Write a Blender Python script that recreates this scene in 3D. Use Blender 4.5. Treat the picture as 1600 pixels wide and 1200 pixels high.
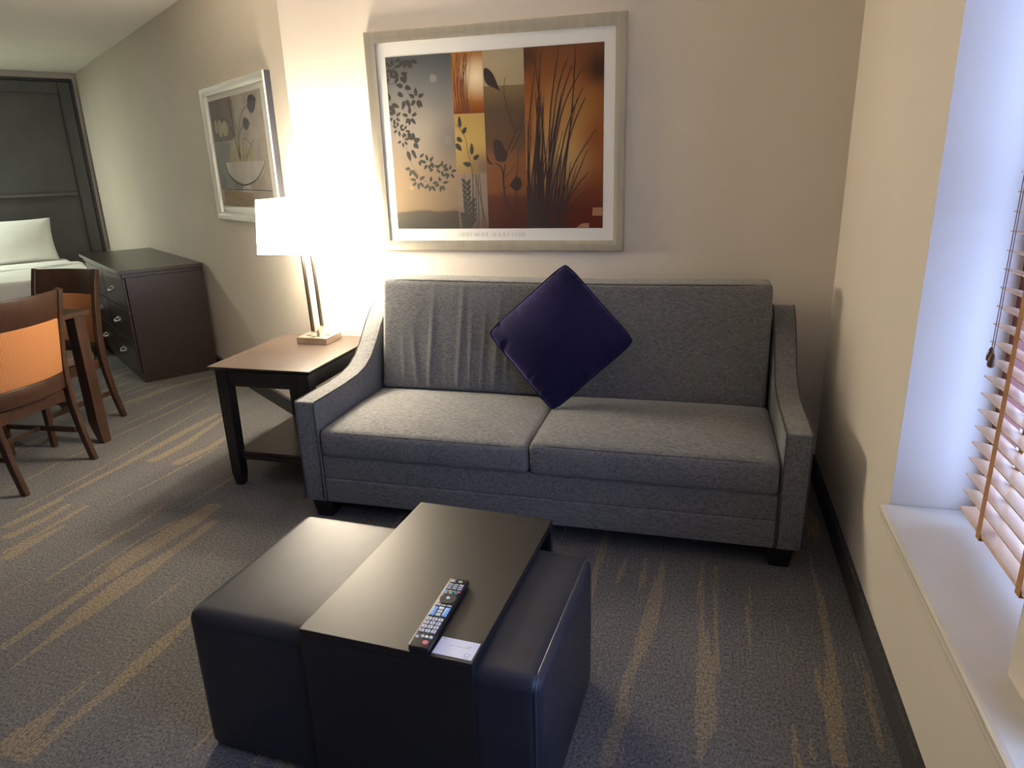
import bpy, bmesh, math, random
from mathutils import Vector, Matrix, Euler

for o in list(bpy.data.objects):
    bpy.data.objects.remove(o, do_unlink=True)
scene = bpy.context.scene
COL = scene.collection
random.seed(7)
R = math.radians

# ------------------------------------------------------------------ camera
# world: z up, +y towards the sofa wall, floor at z = 0; the camera stands over (0, 0)
YAW, PITCH, ROLL = R(-15.457), R(17.693), R(1.692)
F_PX, CX, CY = 1083.9, 804.9, 601.5
fwd = Vector((math.sin(YAW) * math.cos(PITCH), math.cos(YAW) * math.cos(PITCH), -math.sin(PITCH)))
rgt = Vector((math.cos(YAW), -math.sin(YAW), 0))
dwn = fwd.cross(rgt)
r2 = rgt * math.cos(ROLL) + dwn * math.sin(ROLL)
d2 = -rgt * math.sin(ROLL) + dwn * math.cos(ROLL)
cam_data = bpy.data.cameras.new('camera')
cam = bpy.data.objects.new('camera', cam_data)
COL.objects.link(cam)
cam_data.sensor_fit = 'HORIZONTAL'
cam_data.sensor_width = 36
cam_data.lens = F_PX / 1600 * 36
cam_data.shift_x = (800 - CX) / 1600
cam_data.shift_y = (CY - 600) / 1600
cam_data.clip_start = 0.02
M3 = Matrix((r2, -d2, -fwd)).transposed()
cam.matrix_world = Matrix.Translation((0, 0, 1.5)) @ M3.to_4x4()
scene.camera = cam

# ------------------------------------------------------------------ world, daylight, exposure
world = bpy.data.worlds.new('overcast_sky')
scene.world = world
world.use_nodes = True
bg = world.node_tree.nodes['Background']
bg.inputs['Color'].default_value = (0.38, 0.53, 1.0, 1)
bg.inputs['Strength'].default_value = 3.1
scene.view_settings.view_transform = 'Standard'
scene.view_settings.look = 'None'
scene.view_settings.gamma = 1
scene.view_settings.use_curve_mapping = False
scene.view_settings.exposure = 1.28

def portal(name, loc, sx, sy):
    l = bpy.data.lights.new(name, 'AREA')
    l.shape = 'RECTANGLE'; l.size = sx; l.size_y = sy
    l.cycles.is_portal = True
    o = bpy.data.objects.new(name, l); COL.objects.link(o)
    o.location = loc
    o.rotation_euler = (0, R(90), 0)      # -z points to -x, into the room
    return o

LAMP_W = 76.0
SHADE_E = 24.0
ADDED_FILL_W = 34.0

# ------------------------------------------------------------------ dimensions of the room
XW = 0.574           # window wall
YW = 3.40            # sofa wall
ZC = 2.57            # ceiling
E0 = Vector((-2.099, YW, 0))      # outside corner where the long wall bends away
TH = R(180 - 35.6)                # direction of the long wall from that corner
S_END = 5.72

# ------------------------------------------------------------------ mesh helpers
class MB:
    def __init__(self):
        self.v = []; self.f = []; self.m = []
    def add(self, verts, faces, mi=0):
        n = len(self.v)
        self.v += [tuple(p) for p in verts]
        self.f += [tuple(i + n for i in f) for f in faces]
        self.m += [mi] * len(faces)
        return self
    def box(self, x0, x1, y0, y1, z0, z1, mi=0):
        v = [(x0, y0, z0), (x1, y0, z0), (x1, y1, z0), (x0, y1, z0), (x0, y0, z1), (x1, y0, z1), (x1, y1, z1), (x0, y1, z1)]
        return self.add(v, [(0, 3, 2, 1), (4, 5, 6, 7), (0, 1, 5, 4), (1, 2, 6, 5), (2, 3, 7, 6), (3, 0, 4, 7)], mi)
    def hexa(self, v, mi=0):
        return self.add(v, [(0, 3, 2, 1), (4, 5, 6, 7), (0, 1, 5, 4), (1, 2, 6, 5), (2, 3, 7, 6), (3, 0, 4, 7)], mi)
    def prism(self, pts, axis, a, b, mi=0):
        """polygon pts (2D) swept along axis from a to b"""
        def mk(p, t):
            if axis == 'x': return (t, p[0], p[1])
            if axis == 'y': return (p[0], t, p[1])
            return (p[0], p[1], t)
        n = len(pts)
        v = [mk(p, a) for p in pts] + [mk(p, b) for p in pts]
        f = [tuple(range(n)), tuple(range(2 * n - 1, n - 1, -1))]
        f += [(i, i + n, (i + 1) % n + n, (i + 1) % n) for i in range(n)]
        return self.add(v, f, mi)
    def tube(self, pts, r, n=8, closed=False, mi=0):
        pts = [Vector(p) for p in pts]
        N = len(pts); rings = []
        up = Vector((0, 0, 1)); prev = None
        for i, p in enumerate(pts):
            if closed: t = pts[(i + 1) % N] - pts[i - 1]
            else: t = pts[min(i + 1, N - 1)] - pts[max(i - 1, 0)]
            t.normalize()
            if prev is None:
                a = t.cross(up)
                if a.length < 1e-3: a = t.cross(Vector((1, 0, 0)))
            else:
                a = prev - t * prev.dot(t)
            a.normalize(); prev = a
            b = t.cross(a)
            rr = r[i] if isinstance(r, (list, tuple)) else r
            rings.append([p + (a * math.cos(2 * math.pi * k / n) + b * math.sin(2 * math.pi * k / n)) * rr for k in range(n)])
        v = [q for rg in rings for q in rg]
        f = []
        for i in range(N if closed else N - 1):
            j = (i + 1) % N
            for k in range(n):
                f.append((i * n + k, i * n + (k + 1) % n, j * n + (k + 1) % n, j * n + k))
        if not closed:
            f.append(tuple(range(n - 1, -1, -1))); f.append(tuple((N - 1) * n + k for k in range(n)))
        return self.add(v, f, mi)
    def cyl(self, c, r, z0, z1, n=24, mi=0, r1=None):
        r1 = r if r1 is None else r1
        v = [(c[0] + r * math.cos(2 * math.pi * k / n), c[1] + r * math.sin(2 * math.pi * k / n), z0) for k in range(n)]
        v += [(c[0] + r1 * math.cos(2 * math.pi * k / n), c[1] + r1 * math.sin(2 * math.pi * k / n), z1) for k in range(n)]
        f = [tuple(range(n - 1, -1, -1)), tuple(range(n, 2 * n))] + [(k, (k + 1) % n, (k + 1) % n + n, k + n) for k in range(n)]
        return self.add(v, f, mi)
    def mesh(self, name, bevel=0, seg=2, smooth=False):
        me = bpy.data.meshes.new(name)
        me.from_pydata(self.v, [], self.f)
        bm = bmesh.new(); bm.from_mesh(me)
        bmesh.ops.recalc_face_normals(bm, faces=bm.faces)
        bm.faces.ensure_lookup_table()
        for f, m in zip(bm.faces, self.m): f.material_index = m
        if bevel:
            ed = [e for e in bm.edges if len(e.link_faces) == 2 and e.calc_face_angle(0) > 0.35]
            bmesh.ops.bevel(bm, geom=ed, offset=bevel, segments=seg, affect='EDGES', profile=0.5, clamp_overlap=True)
        if smooth:
            for f in bm.faces: f.smooth = True
            if not isinstance(smooth, bool):
                for e in bm.edges:
                    if len(e.link_faces) == 2 and e.calc_face_angle(0) > smooth: e.smooth = False
        bm.to_mesh(me); bm.free()
        return me

def obj(name, mb, mats, parent=None, loc=(0, 0, 0), rot=(0, 0, 0), bevel=0, seg=2, smooth=False):
    me = mb.mesh(name, bevel, seg, smooth) if isinstance(mb, MB) else mb
    o = bpy.data.objects.new(name, me)
    COL.objects.link(o)
    if mats is not None:
        for m in (mats if isinstance(mats, (list, tuple)) else [mats]): me.materials.append(m)
    if parent is not None: o.parent = parent
    o.location = loc; o.rotation_euler = rot
    return o

def thing(name, label, cat, loc=(0, 0, 0), rotz=0, group=None, rot=None):
    o = bpy.data.objects.new(name, None); COL.objects.link(o)
    o.empty_display_size = 0.1
    o.location = loc; o.rotation_euler = rot if rot else (0, 0, rotz)
    o['label'] = label; o['category'] = cat
    if group: o['group'] = group
    return o

def tag(o, label, cat, group=None):
    o['label'] = label; o['category'] = cat
    if group: o['group'] = group
    return o

def struct(name, mb, mats, parent=None, label=None, **k):
    o = obj(name, mb, mats, parent, **k)
    if parent is None: o['kind'] = 'structure'
    if label: o['label'] = label
    return o

def axis_pts(h, r, nr, ni):
    a = [-h + r * k / nr for k in range(nr)]
    b = [-h + r + (2 * h - 2 * r) * k / ni for k in range(ni + 1)]
    return a + b + [-q for q in reversed(a)]

def rbox(sx, sy, sz, r, ni=(6, 6, 4), nr=4, disp=None):
    """rounded box centred on the origin; disp(p, n) may move each point"""
    h = (sx / 2, sy / 2, sz / 2)
    ax = [axis_pts(h[i], r, nr, ni[i]) for i in range(3)]
    idx = {}; v = []; f = []
    def vid(p):
        k = (round(p[0], 6), round(p[1], 6), round(p[2], 6))
        if k not in idx:
            q = Vector([max(-(h[i] - r), min(h[i] - r, p[i])) for i in range(3)])
            n = Vector(p) - q
            n.normalize()
            w = q + n * r
            if disp: w = disp(w, n)
            idx[k] = len(v); v.append(tuple(w))
        return idx[k]
    for a in range(3):
        b, c = (a + 1) % 3, (a + 2) % 3
        for s in (-1, 1):
            for i in range(len(ax[b]) - 1):
                for j in range(len(ax[c]) - 1):
                    q = []
                    for (ii, jj) in ((i, j), (i + 1, j), (i + 1, j + 1), (i, j + 1)):
                        p = [0, 0, 0]; p[a] = s * h[a]; p[b] = ax[b][ii]; p[c] = ax[c][jj]
                        q.append(vid(p))
                    f.append(tuple(q) if s > 0 else tuple(reversed(q)))
    mb = MB(); mb.add(v, f)
    return mb

def shift(mb, d):
    mb.v = [(p[0] + d[0], p[1] + d[1], p[2] + d[2]) for p in mb.v]
    return mb

# ------------------------------------------------------------------ materials
def newmat(name):
    m = bpy.data.materials.new(name); m.use_nodes = True
    nt = m.node_tree
    return m, nt, nt.nodes['Principled BSDF']

def N(nt, t, **k):
    n = nt.nodes.new(t)
    for a, b in k.items():
        if hasattr(n, a) and not a[0].isupper(): setattr(n, a, b)
        else: n.inputs[a.replace('_', ' ')].default_value = b
    return n

def coords(nt, scale=(1, 1, 1), kind='Object'):
    tc = N(nt, 'ShaderNodeTexCoord'); mp = N(nt, 'ShaderNodeMapping')
    mp.inputs['Scale'].default_value = scale
    nt.links.new(tc.outputs[kind], mp.inputs['Vector'])
    return mp.outputs['Vector']

def mixcol(nt, fac, a, b):
    mx = N(nt, 'ShaderNodeMix', data_type='RGBA')
    if hasattr(fac, 'node'): nt.links.new(fac, mx.inputs[0])
    else: mx.inputs[0].default_value = fac
    for i, c in ((6, a), (7, b)):
        if hasattr(c, 'node'): nt.links.new(c, mx.inputs[i])
        else: mx.inputs[i].default_value = (*c, 1)
    return mx.outputs[2]

def noise(nt, vec, scale, detail=3, rough=0.55):
    n = N(nt, 'ShaderNodeTexNoise'); n.inputs['Scale'].default_value = scale
    n.inputs['Detail'].default_value = detail; n.inputs['Roughness'].default_value = rough
    nt.links.new(vec, n.inputs['Vector'])
    return n.outputs['Fac']

def ramp(nt, fac, a, b):
    r = N(nt, 'ShaderNodeMapRange'); r.inputs['From Min'].default_value = a; r.inputs['From Max'].default_value = b
    nt.links.new(fac, r.inputs['Value'])
    return r.outputs['Result']

def bump(nt, bs, h, strength, dist):
    b = N(nt, 'ShaderNodeBump'); b.inputs['Strength'].default_value = strength; b.inputs['Distance'].default_value = dist
    nt.links.new(h, b.inputs['Height']); nt.links.new(b.outputs['Normal'], bs.inputs['Normal'])

def plain(name, col, rough=0.5, metal=0.0, spec=0.5, var=0.0, vscale=(3, 3, 3), bstr=0, bscale=200, bdist=0.001, sheen=0, coat=0, detail=3):
    m, nt, bs = newmat(name)
    bs.inputs['Base Color'].default_value = (*col, 1)
    bs.inputs['Roughness'].default_value = rough; bs.inputs['Metallic'].default_value = metal
    bs.inputs['Specular IOR Level'].default_value = spec
    if sheen: bs.inputs['Sheen Weight'].default_value = sheen; bs.inputs['Sheen Tint'].default_value = (0.42, 0.36, 1.0, 1); bs.inputs['Sheen Roughness'].default_value = 0.4
    if coat: bs.inputs['Coat Weight'].default_value = coat; bs.inputs['Coat Roughness'].default_value = 0.2
    v = coords(nt, vscale)
    nz = noise(nt, v, 1.0, detail)
    c = mixcol(nt, ramp(nt, nz, 0.3, 0.7), [q * (1 - var) for q in col], [min(1, q * (1 + var)) for q in col])
    nt.links.new(c, bs.inputs['Base Color'])
    if bstr:
        bump(nt, bs, noise(nt, coords(nt), bscale, 2), bstr, bdist)
    return m

def wood(name, a, b, rough=0.35, scale=(2, 40, 40), coat=0.15, spec=0.5):
    m, nt, bs = newmat(name)
    v = coords(nt, scale)
    n1 = noise(nt, v, 1.0, 5, 0.6)
    nt.links.new(mixcol(nt, ramp(nt, n1, 0.3, 0.7), a, b), bs.inputs['Base Color'])
    bs.inputs['Roughness'].default_value = rough
    bs.inputs['Specular IOR Level'].default_value = spec
    bs.inputs['Coat Weight'].default_value = coat; bs.inputs['Coat Roughness'].default_value = 0.25
    bump(nt, bs, n1, 0.06, 0.0008)
    return m

def fabric(name, dark, light, scale=420, bstr=0.5, sheen=0.2):
    m, nt, bs = newmat(name)
    o = coords(nt)
    a = noise(nt, coords(nt, (1, 1, 0.16)), scale, 2)
    b = noise(nt, coords(nt, (0.12, 0.3, 1)), scale, 2)
    c = noise(nt, o, 9, 2)
    ad = N(nt, 'ShaderNodeMath', operation='ADD'); nt.links.new(a, ad.inputs[0]); nt.links.new(b, ad.inputs[1])
    hf = N(nt, 'ShaderNodeMath', operation='MULTIPLY'); nt.links.new(ad.outputs[0], hf.inputs[0]); hf.inputs[1].default_value = 0.5
    col = mixcol(nt, ramp(nt, hf.outputs[0], 0.38, 0.62), dark, light)
    col2 = mixcol(nt, ramp(nt, c, 0.35, 0.75), col, [q * 0.9 for q in light])
    mx = N(nt, 'ShaderNodeMix', data_type='RGBA'); mx.inputs[0].default_value = 0.25
    nt.links.new(col, mx.inputs[6]); nt.links.new(col2, mx.inputs[7])
    nt.links.new(mx.outputs[2], bs.inputs['Base Color'])
    bs.inputs['Roughness'].default_value = 0.9; bs.inputs['Specular IOR Level'].default_value = 0.15
    bs.inputs['Sheen Weight'].default_value = sheen; bs.inputs['Sheen Roughness'].default_value = 0.5
    bump(nt, bs, hf.outputs[0], bstr, 0.0012)
    return m

def emit(name, col, s):
    m = bpy.data.materials.new(name); m.use_nodes = True; nt = m.node_tree
    nt.nodes.remove(nt.nodes['Principled BSDF'])
    e = N(nt, 'ShaderNodeEmission'); e.inputs['Color'].default_value = (*col, 1); e.inputs['Strength'].default_value = s
    nt.links.new(e.outputs[0], nt.nodes['Material Output'].inputs[0])
    return m

def glass_pane(name, rough=0.02):
    m = bpy.data.materials.new(name); m.use_nodes = True; nt = m.node_tree
    nt.nodes.remove(nt.nodes['Principled BSDF'])
    t = N(nt, 'ShaderNodeBsdfTransparent'); g = N(nt, 'ShaderNodeBsdfGlossy'); g.inputs['Roughness'].default_value = rough
    lw = N(nt, 'ShaderNodeLayerWeight'); lw.inputs['Blend'].default_value = 0.5
    pw = N(nt, 'ShaderNodeMath', operation='POWER'); nt.links.new(lw.outputs['Facing'], pw.inputs[0]); pw.inputs[1].default_value = 5
    fr = N(nt, 'ShaderNodeMath', operation='MULTIPLY_ADD'); nt.links.new(pw.outputs[0], fr.inputs[0]); fr.inputs[1].default_value = 0.5; fr.inputs[2].default_value = 0.010
    mx = N(nt, 'ShaderNodeMixShader')
    nt.links.new(fr.outputs[0], mx.inputs[0]); nt.links.new(t.outputs[0], mx.inputs[1]); nt.links.new(g.outputs[0], mx.inputs[2])
    nt.links.new(mx.outputs[0], nt.nodes['Material Output'].inputs[0])
    return m

MT = {}
MT['wall'] = plain('wall_paint', (0.70, 0.635, 0.54), 0.62, var=0.03, vscale=(1.5, 1.5, 1.5), bstr=0.12, bscale=260, bdist=0.0012, spec=0.35)
MT['ceiling'] = plain('ceiling_paint', (0.82, 0.78, 0.70), 0.85, var=0.02, bstr=0.2, bscale=120, bdist=0.002, spec=0.2)
MT['trim'] = plain('sill_paint', (0.60, 0.55, 0.46), 0.38, var=0.03, spec=0.5)
MT['base'] = plain('carpet_base', (0.062, 0.058, 0.058), 0.95, var=0.25, vscale=(60, 60, 60), bstr=0.6, bscale=500, bdist=0.002, spec=0.1)
MT['espresso'] = wood('espresso_wood', (0.022, 0.014, 0.011), (0.034, 0.021, 0.016), 0.32)
MT['espresso_dark'] = wood('espresso_wood_dark', (0.010, 0.008, 0.0075), (0.015, 0.012, 0.011), 0.42, coat=0.05)
MT['tabletop'] = wood('red_brown_veneer', (0.046, 0.031, 0.024), (0.066, 0.045, 0.035), 0.36, scale=(40, 3, 40), coat=0.1)
MT['black_laminate'] = plain('black_laminate', (0.0105, 0.0095, 0.009), 0.38, var=0.1, vscale=(60, 5, 60), spec=0.7)
MT['chairwood'] = wood('walnut_stained_wood', (0.034, 0.0145, 0.0080), (0.062, 0.027, 0.0140), 0.36, scale=(30, 30, 4))
MT['leather'] = plain('black_leather', (0.0190, 0.0205, 0.0300), 0.45, var=0.15, vscale=(14, 14, 14), bstr=0.18, bscale=380, bdist=0.0008, spec=0.45)
MT['leather_seam'] = plain('leather_piping', (0.030, 0.033, 0.046), 0.34, var=0.1, spec=0.5)
MT['sofa'] = fabric('grey_tweed', (0.075, 0.077, 0.080), (0.225, 0.222, 0.215))
MT['sofa_seam'] = plain('grey_piping', (0.085, 0.085, 0.085), 0.9, var=0.2, vscale=(80, 80, 80), spec=0.1)
MT['black_foot'] = plain('black_foot_wood', (0.008, 0.007, 0.007), 0.45, var=0.1)
MT['velvet'] = plain('indigo_velvet', (0.0120, 0.0100, 0.044), 0.85, var=0.2, vscale=(7, 7, 7), sheen=0.55, bstr=0.2, bscale=300, spec=0.15)
MT['velvet_pipe'] = plain('indigo_piping', (0.010, 0.009, 0.032), 0.8, var=0.1, spec=0.2)
MT['nickel'] = plain('brushed_nickel', (0.62, 0.55, 0.46), 0.32, 1.0, var=0.06, vscale=(4, 90, 4))
MT['bronze'] = plain('dark_bronze', (0.10, 0.065, 0.045), 0.35, 0.9, var=0.1)
MT['outlet'] = plain('outlet_black', (0.02, 0.02, 0.02), 0.4)
MT['frame'] = plain('champagne_frame', (0.50, 0.46, 0.37), 0.40, 0.75, var=0.08, vscale=(30, 30, 2))
MT['frame_white'] = plain('silver_white_frame', (0.60, 0.60, 0.55), 0.35, 0.25, var=0.04)
MT['frame_dark'] = plain('frame_dark_side', (0.03, 0.03, 0.035), 0.5)
MT['mat'] = plain('white_mat_board', (0.78, 0.77, 0.71), 0.8, var=0.02)
MT['glass'] = glass_pane('picture_glass')
MT['pane'] = glass_pane('window_glass')
MT['headboard'] = plain('charcoal_panel', (0.078, 0.078, 0.070), 0.7, var=0.12, vscale=(3, 3, 3), bstr=0.1, bscale=300)
MT['headframe'] = wood('charcoal_frame', (0.050, 0.050, 0.046), (0.070, 0.069, 0.063), 0.5, scale=(30, 30, 3))
MT['linen'] = plain('white_linen', (0.84, 0.84, 0.79), 0.85, var=0.03, vscale=(5, 5, 5), bstr=0.15, bscale=14, bdist=0.01, spec=0.2)
MT['bedbase'] = plain('bed_base_fabric', (0.06, 0.055, 0.05), 0.9, var=0.1)
MT['chrome'] = plain('satin_pull', (0.62, 0.60, 0.56), 0.28, 1.0)
MT['slat'] = wood('blind_slat_wood', (0.60, 0.41, 0.25), (0.70, 0.50, 0.32), 0.25, scale=(30, 4, 30), coat=0.5)
MT['rail'] = wood('blind_rail_wood', (0.13, 0.05, 0.03), (0.2, 0.08, 0.045), 0.4, scale=(30, 4, 30))
MT['tape'] = plain('tan_ladder_tape', (0.42, 0.21, 0.075), 0.9, var=0.12, vscale=(300, 300, 60), bstr=0.4, bscale=600)
MT['cord'] = plain('blind_cord', (0.20, 0.13, 0.11), 0.8)
MT['tassel'] = wood('tassel_wood', (0.10, 0.05, 0.02), (0.17, 0.085, 0.035), 0.35)
MT['winframe'] = plain('window_frame_paint', (0.23, 0.065, 0.045), 0.45, var=0.1)
MT['brick'] = plain('red_brick', (0.26, 0.075, 0.045), 0.9, var=0.3, vscale=(9, 9, 9), bstr=0.4, bscale=90, bdist=0.003)
MT['mortar'] = plain('mortar', (0.42, 0.40, 0.38), 0.95, var=0.1)
MT['plastic'] = plain('black_plastic', (0.014, 0.013, 0.013), 0.3, var=0.05)
MT['silver_plastic'] = plain('silver_plastic', (0.42, 0.40, 0.36), 0.35, 0.3)
MT['paper'] = plain('white_card', (0.80, 0.80, 0.86), 0.6, var=0.01)
MT['ink'] = plain('pale_ink', (0.42, 0.42, 0.50), 0.7)

# carpet: every measured tan streak as (x, y, half width) along its centre line
STREAKS = [[(-0.225,2.539,0.0068),(-0.248,2.294,0.0123),(-0.26,2.074,0.003)],
 [(-0.161,2.453,0.0126),(-0.159,2.285,0.0111),(-0.162,2.109,0.003)],
 [(-0.093,2.451,0.0062),(-0.105,2.2,0.0346),(-0.13,1.884,0.0263),(-0.156,1.768,0.0162),(-0.16,1.606,0.0304),(-0.177,1.461,0.0258),(-0.187,1.412,0.0196)],
 [(0.054,2.5,0.0082),(0.055,2.048,0.0179),(0.07,1.899,0.0362),(0.074,1.644,0.0331),(0.051,1.469,0.0105)],
 [(0.107,2.464,0.0081),(0.101,1.927,0.0131),(0.099,1.827,0.0126)],
 [(0.221,2.355,0.003),(0.206,2.083,0.012),(0.194,1.858,0.0031)],
 [(0.462,2.589,0.0083),(0.458,2.248,0.018),(0.447,1.986,0.0187),(0.416,1.741,0.032),(0.409,1.554,0.0239)],
 [(0.406,2.007,0.0065),(0.396,1.84,0.0147),(0.403,1.763,0.0142)],
 [(0.301,1.674,0.0044),(0.302,1.529,0.0162)],
 [(0.343,1.675,0.0023),(0.337,1.537,0.0185)],
 [(0.522,2.024,0.0089),(0.531,1.908,0.0126),(0.525,1.703,0.0109),(0.512,1.604,0.0026)],
 [(0.01,2.154,0.0037),(0.013,2.098,0.0036)],
 [(0.334,2.129,0.0021),(0.332,2.077,0.0027)],
 [(-0.289,2.425,0.0026),(-0.278,2.348,0.0025)],
 [(-0.256,1.845,0.0021),(-0.235,1.675,0.0044)],
 [(-0.138,1.515,0.0057),(-0.141,1.423,0.0082)],
 [(-1.714,1.051,0.0369),(-1.705,1.167,0.0244),(-1.697,1.283,0.0215),(-1.683,1.352,0.0301),(-1.688,1.485,0.0372),(-1.692,1.623,0.0291),(-1.687,1.765,0.0246)],
 [(-1.79,1.075,0.0435),(-1.783,1.157,0.052),(-1.787,1.234,0.0151),(-1.792,1.429,0.0033)],
 [(-2.08,1.331,0.0048),(-2.087,1.508,0.0194),(-2.088,1.689,0.053),(-2.098,1.847,0.0613),(-2.078,2.067,0.0317),(-2.073,2.36,0.0261)],
 [(-2.209,1.422,0.0164),(-2.21,1.594,0.0289),(-2.2,1.779,0.0288),(-2.212,1.968,0.0576),(-2.202,2.132,0.0621),(-2.18,2.358,0.0545),(-2.175,2.494,0.0473)],
 [(-2.285,1.679,0.0045),(-2.285,1.952,0.0122),(-2.289,2.151,0.0121),(-2.247,2.323,0.0106)],
 [(-2.426,1.759,0.0067),(-2.416,2.085,0.0264),(-2.405,2.226,0.0176),(-2.423,2.442,0.0113)],
 [(-2.49,1.655,0.0098),(-2.486,1.832,0.0052)],
 [(-2.731,1.854,0.039),(-2.745,1.967,0.0407),(-2.729,2.188,0.0088)],
 [(-2.79,1.903,0.02),(-2.783,2.054,0.0153),(-2.785,2.343,0.0166)],
 [(-2.897,1.991,0.0443),(-2.872,2.19,0.0254),(-2.891,2.367,0.0214)],
 [(-2.992,2.07,0.0282),(-2.985,2.232,0.0296),(-2.978,2.373,0.0246)],
 [(-1.886,1.674,0.0038),(-1.887,1.819,0.0101),(-1.887,1.941,0.0066),(-1.906,2.14,0.007)],
 [(-2.534,2.004,0.006),(-2.507,2.204,0.0079),(-2.503,2.402,0.0104)],
 [(-1.6,1.112,0.0027),(-1.597,1.168,0.0023)],
 [(-1.281,1.155,0.0048),(-1.278,1.22,0.0101),(-1.276,1.302,0.0084)],
 [(-1.943,1.553,0.0033),(-1.936,1.604,0.0034)],
 [(-1.899,1.222,0.0029),(-1.89,1.251,0.0029)],
 [(-2.998,2.234,0.0256),(-2.99,2.743,0.0351),(-3.004,3.167,0.0631),(-3.006,3.597,0.0435)],
 [(-3.08,2.217,0.0158),(-3.072,2.663,0.02),(-3.123,3.144,0.0225),(-3.189,3.76,0.0171)],
 [(-2.878,2.831,0.0593),(-2.86,3.118,0.057),(-2.941,3.609,0.0356)],
 [(-3.327,2.347,0.0157),(-3.39,2.762,0.0257),(-3.346,3.023,0.0194)],
 [(-3.379,3.094,0.0185),(-3.354,3.58,0.0262),(-3.374,4.054,0.0205)],
 [(-3.812,3.646,0.0504),(-3.75,4.047,0.079),(-3.586,4.39,0.0469)],
 [(-2.718,2.83,0.0747),(-2.679,3.079,0.0513),(-2.699,3.306,0.0272)],
 [(-2.698,2.347,0.0128),(-2.649,2.749,0.0188),(-2.632,3.125,0.0176)],
 [(-3.95,3.837,0.028),(-3.871,4.243,0.0359)],
 [(-2.318,2.39,0.009),(-2.297,2.588,0.0224),(-2.291,2.791,0.0236)]]

def carpet():
    rnd = random.Random(11)
    st = [[(p[0], p[1], p[2] * (0.55 if s[0][1] > 2.2 and s[0][0] < -2.2 else 0.9)) for p in s] for s in STREAKS]
    def inside(x, y):
        return (-0.30 < x < 0.56 and 1.42 < y < 2.5) or (-1.85 < x < -1.26 and 1.0 < y < 1.75) or (-3.05 < x < -1.85 and 1.25 < y < 2.5) or (-3.4 < x < -2.25 and 2.4 < y < 3.6)
    for i in range(900):
        x = rnd.uniform(-8.5, 0.56); y = rnd.uniform(-2.4, 7.0)
        L = rnd.choice((0.12, 0.3, 0.6, 0.9, 1.3)) * rnd.uniform(0.7, 1.3)
        k = 4
        ys = [y - L / 2 + L * j / k for j in range(k + 1)]
        if any(inside(x, q) for q in ys): continue
        w = rnd.choice((0.004, 0.007, 0.010, 0.016, 0.028)) * rnd.uniform(0.8, 1.3)
        st.append([(x + rnd.uniform(-0.008, 0.008), q, w * (0.15 if j in (0, k) else rnd.uniform(0.6, 1.2))) for j, q in enumerate(ys)])
    def band(lo, hi, step): 
        n = int(round((hi - lo) / step)); return [lo + (hi - lo) * i / n for i in range(n)]
    xs = band(-11, -4.6, 0.05) + band(-4.6, XW, 0.0085) + [XW, 1.0]
    ys = band(-3, 0.8, 0.3) + band(0.8, 5.2, 0.035) + band(5.2, 8.6, 0.12) + [8.6]
    nx, ny = len(xs), len(ys)
    val = [[-0.03] * nx for _ in range(ny)]
    import bisect
    for s in st:
        s = sorted(s, key=lambda p: p[1])
        j0 = bisect.bisect_left(ys, s[0][1]); j1 = bisect.bisect_right(ys, s[-1][1])
        for j in range(j0, j1):
            y = ys[j]
            for a, b in zip(s[:-1], s[1:]):
                if a[1] <= y <= b[1] and b[1] > a[1]:
                    t = (y - a[1]) / (b[1] - a[1])
                    xc = a[0] + (b[0] - a[0]) * t; w = a[2] + (b[2] - a[2]) * t
                    i0 = bisect.bisect_left(xs, xc - w - 0.03); i1 = bisect.bisect_right(xs, xc + w + 0.03)
                    for i in range(i0, min(i1, nx)):
                        d = w - abs(xs[i] - xc)
                        if d > val[j][i]: val[j][i] = d
                    break
    me = bpy.data.meshes.new('floor')
    v = [(x, y, 0) for y in ys for x in xs]
    f = [(j * nx + i, j * nx + i + 1, (j + 1) * nx + i + 1, (j + 1) * nx + i) for j in range(ny - 1) for i in range(nx - 1)]
    me.from_pydata(v, [], f)
    at = me.attributes.new('streak', 'FLOAT', 'POINT')
    at.data.foreach_set('value', [q for row in val for q in row])
    return me

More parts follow.
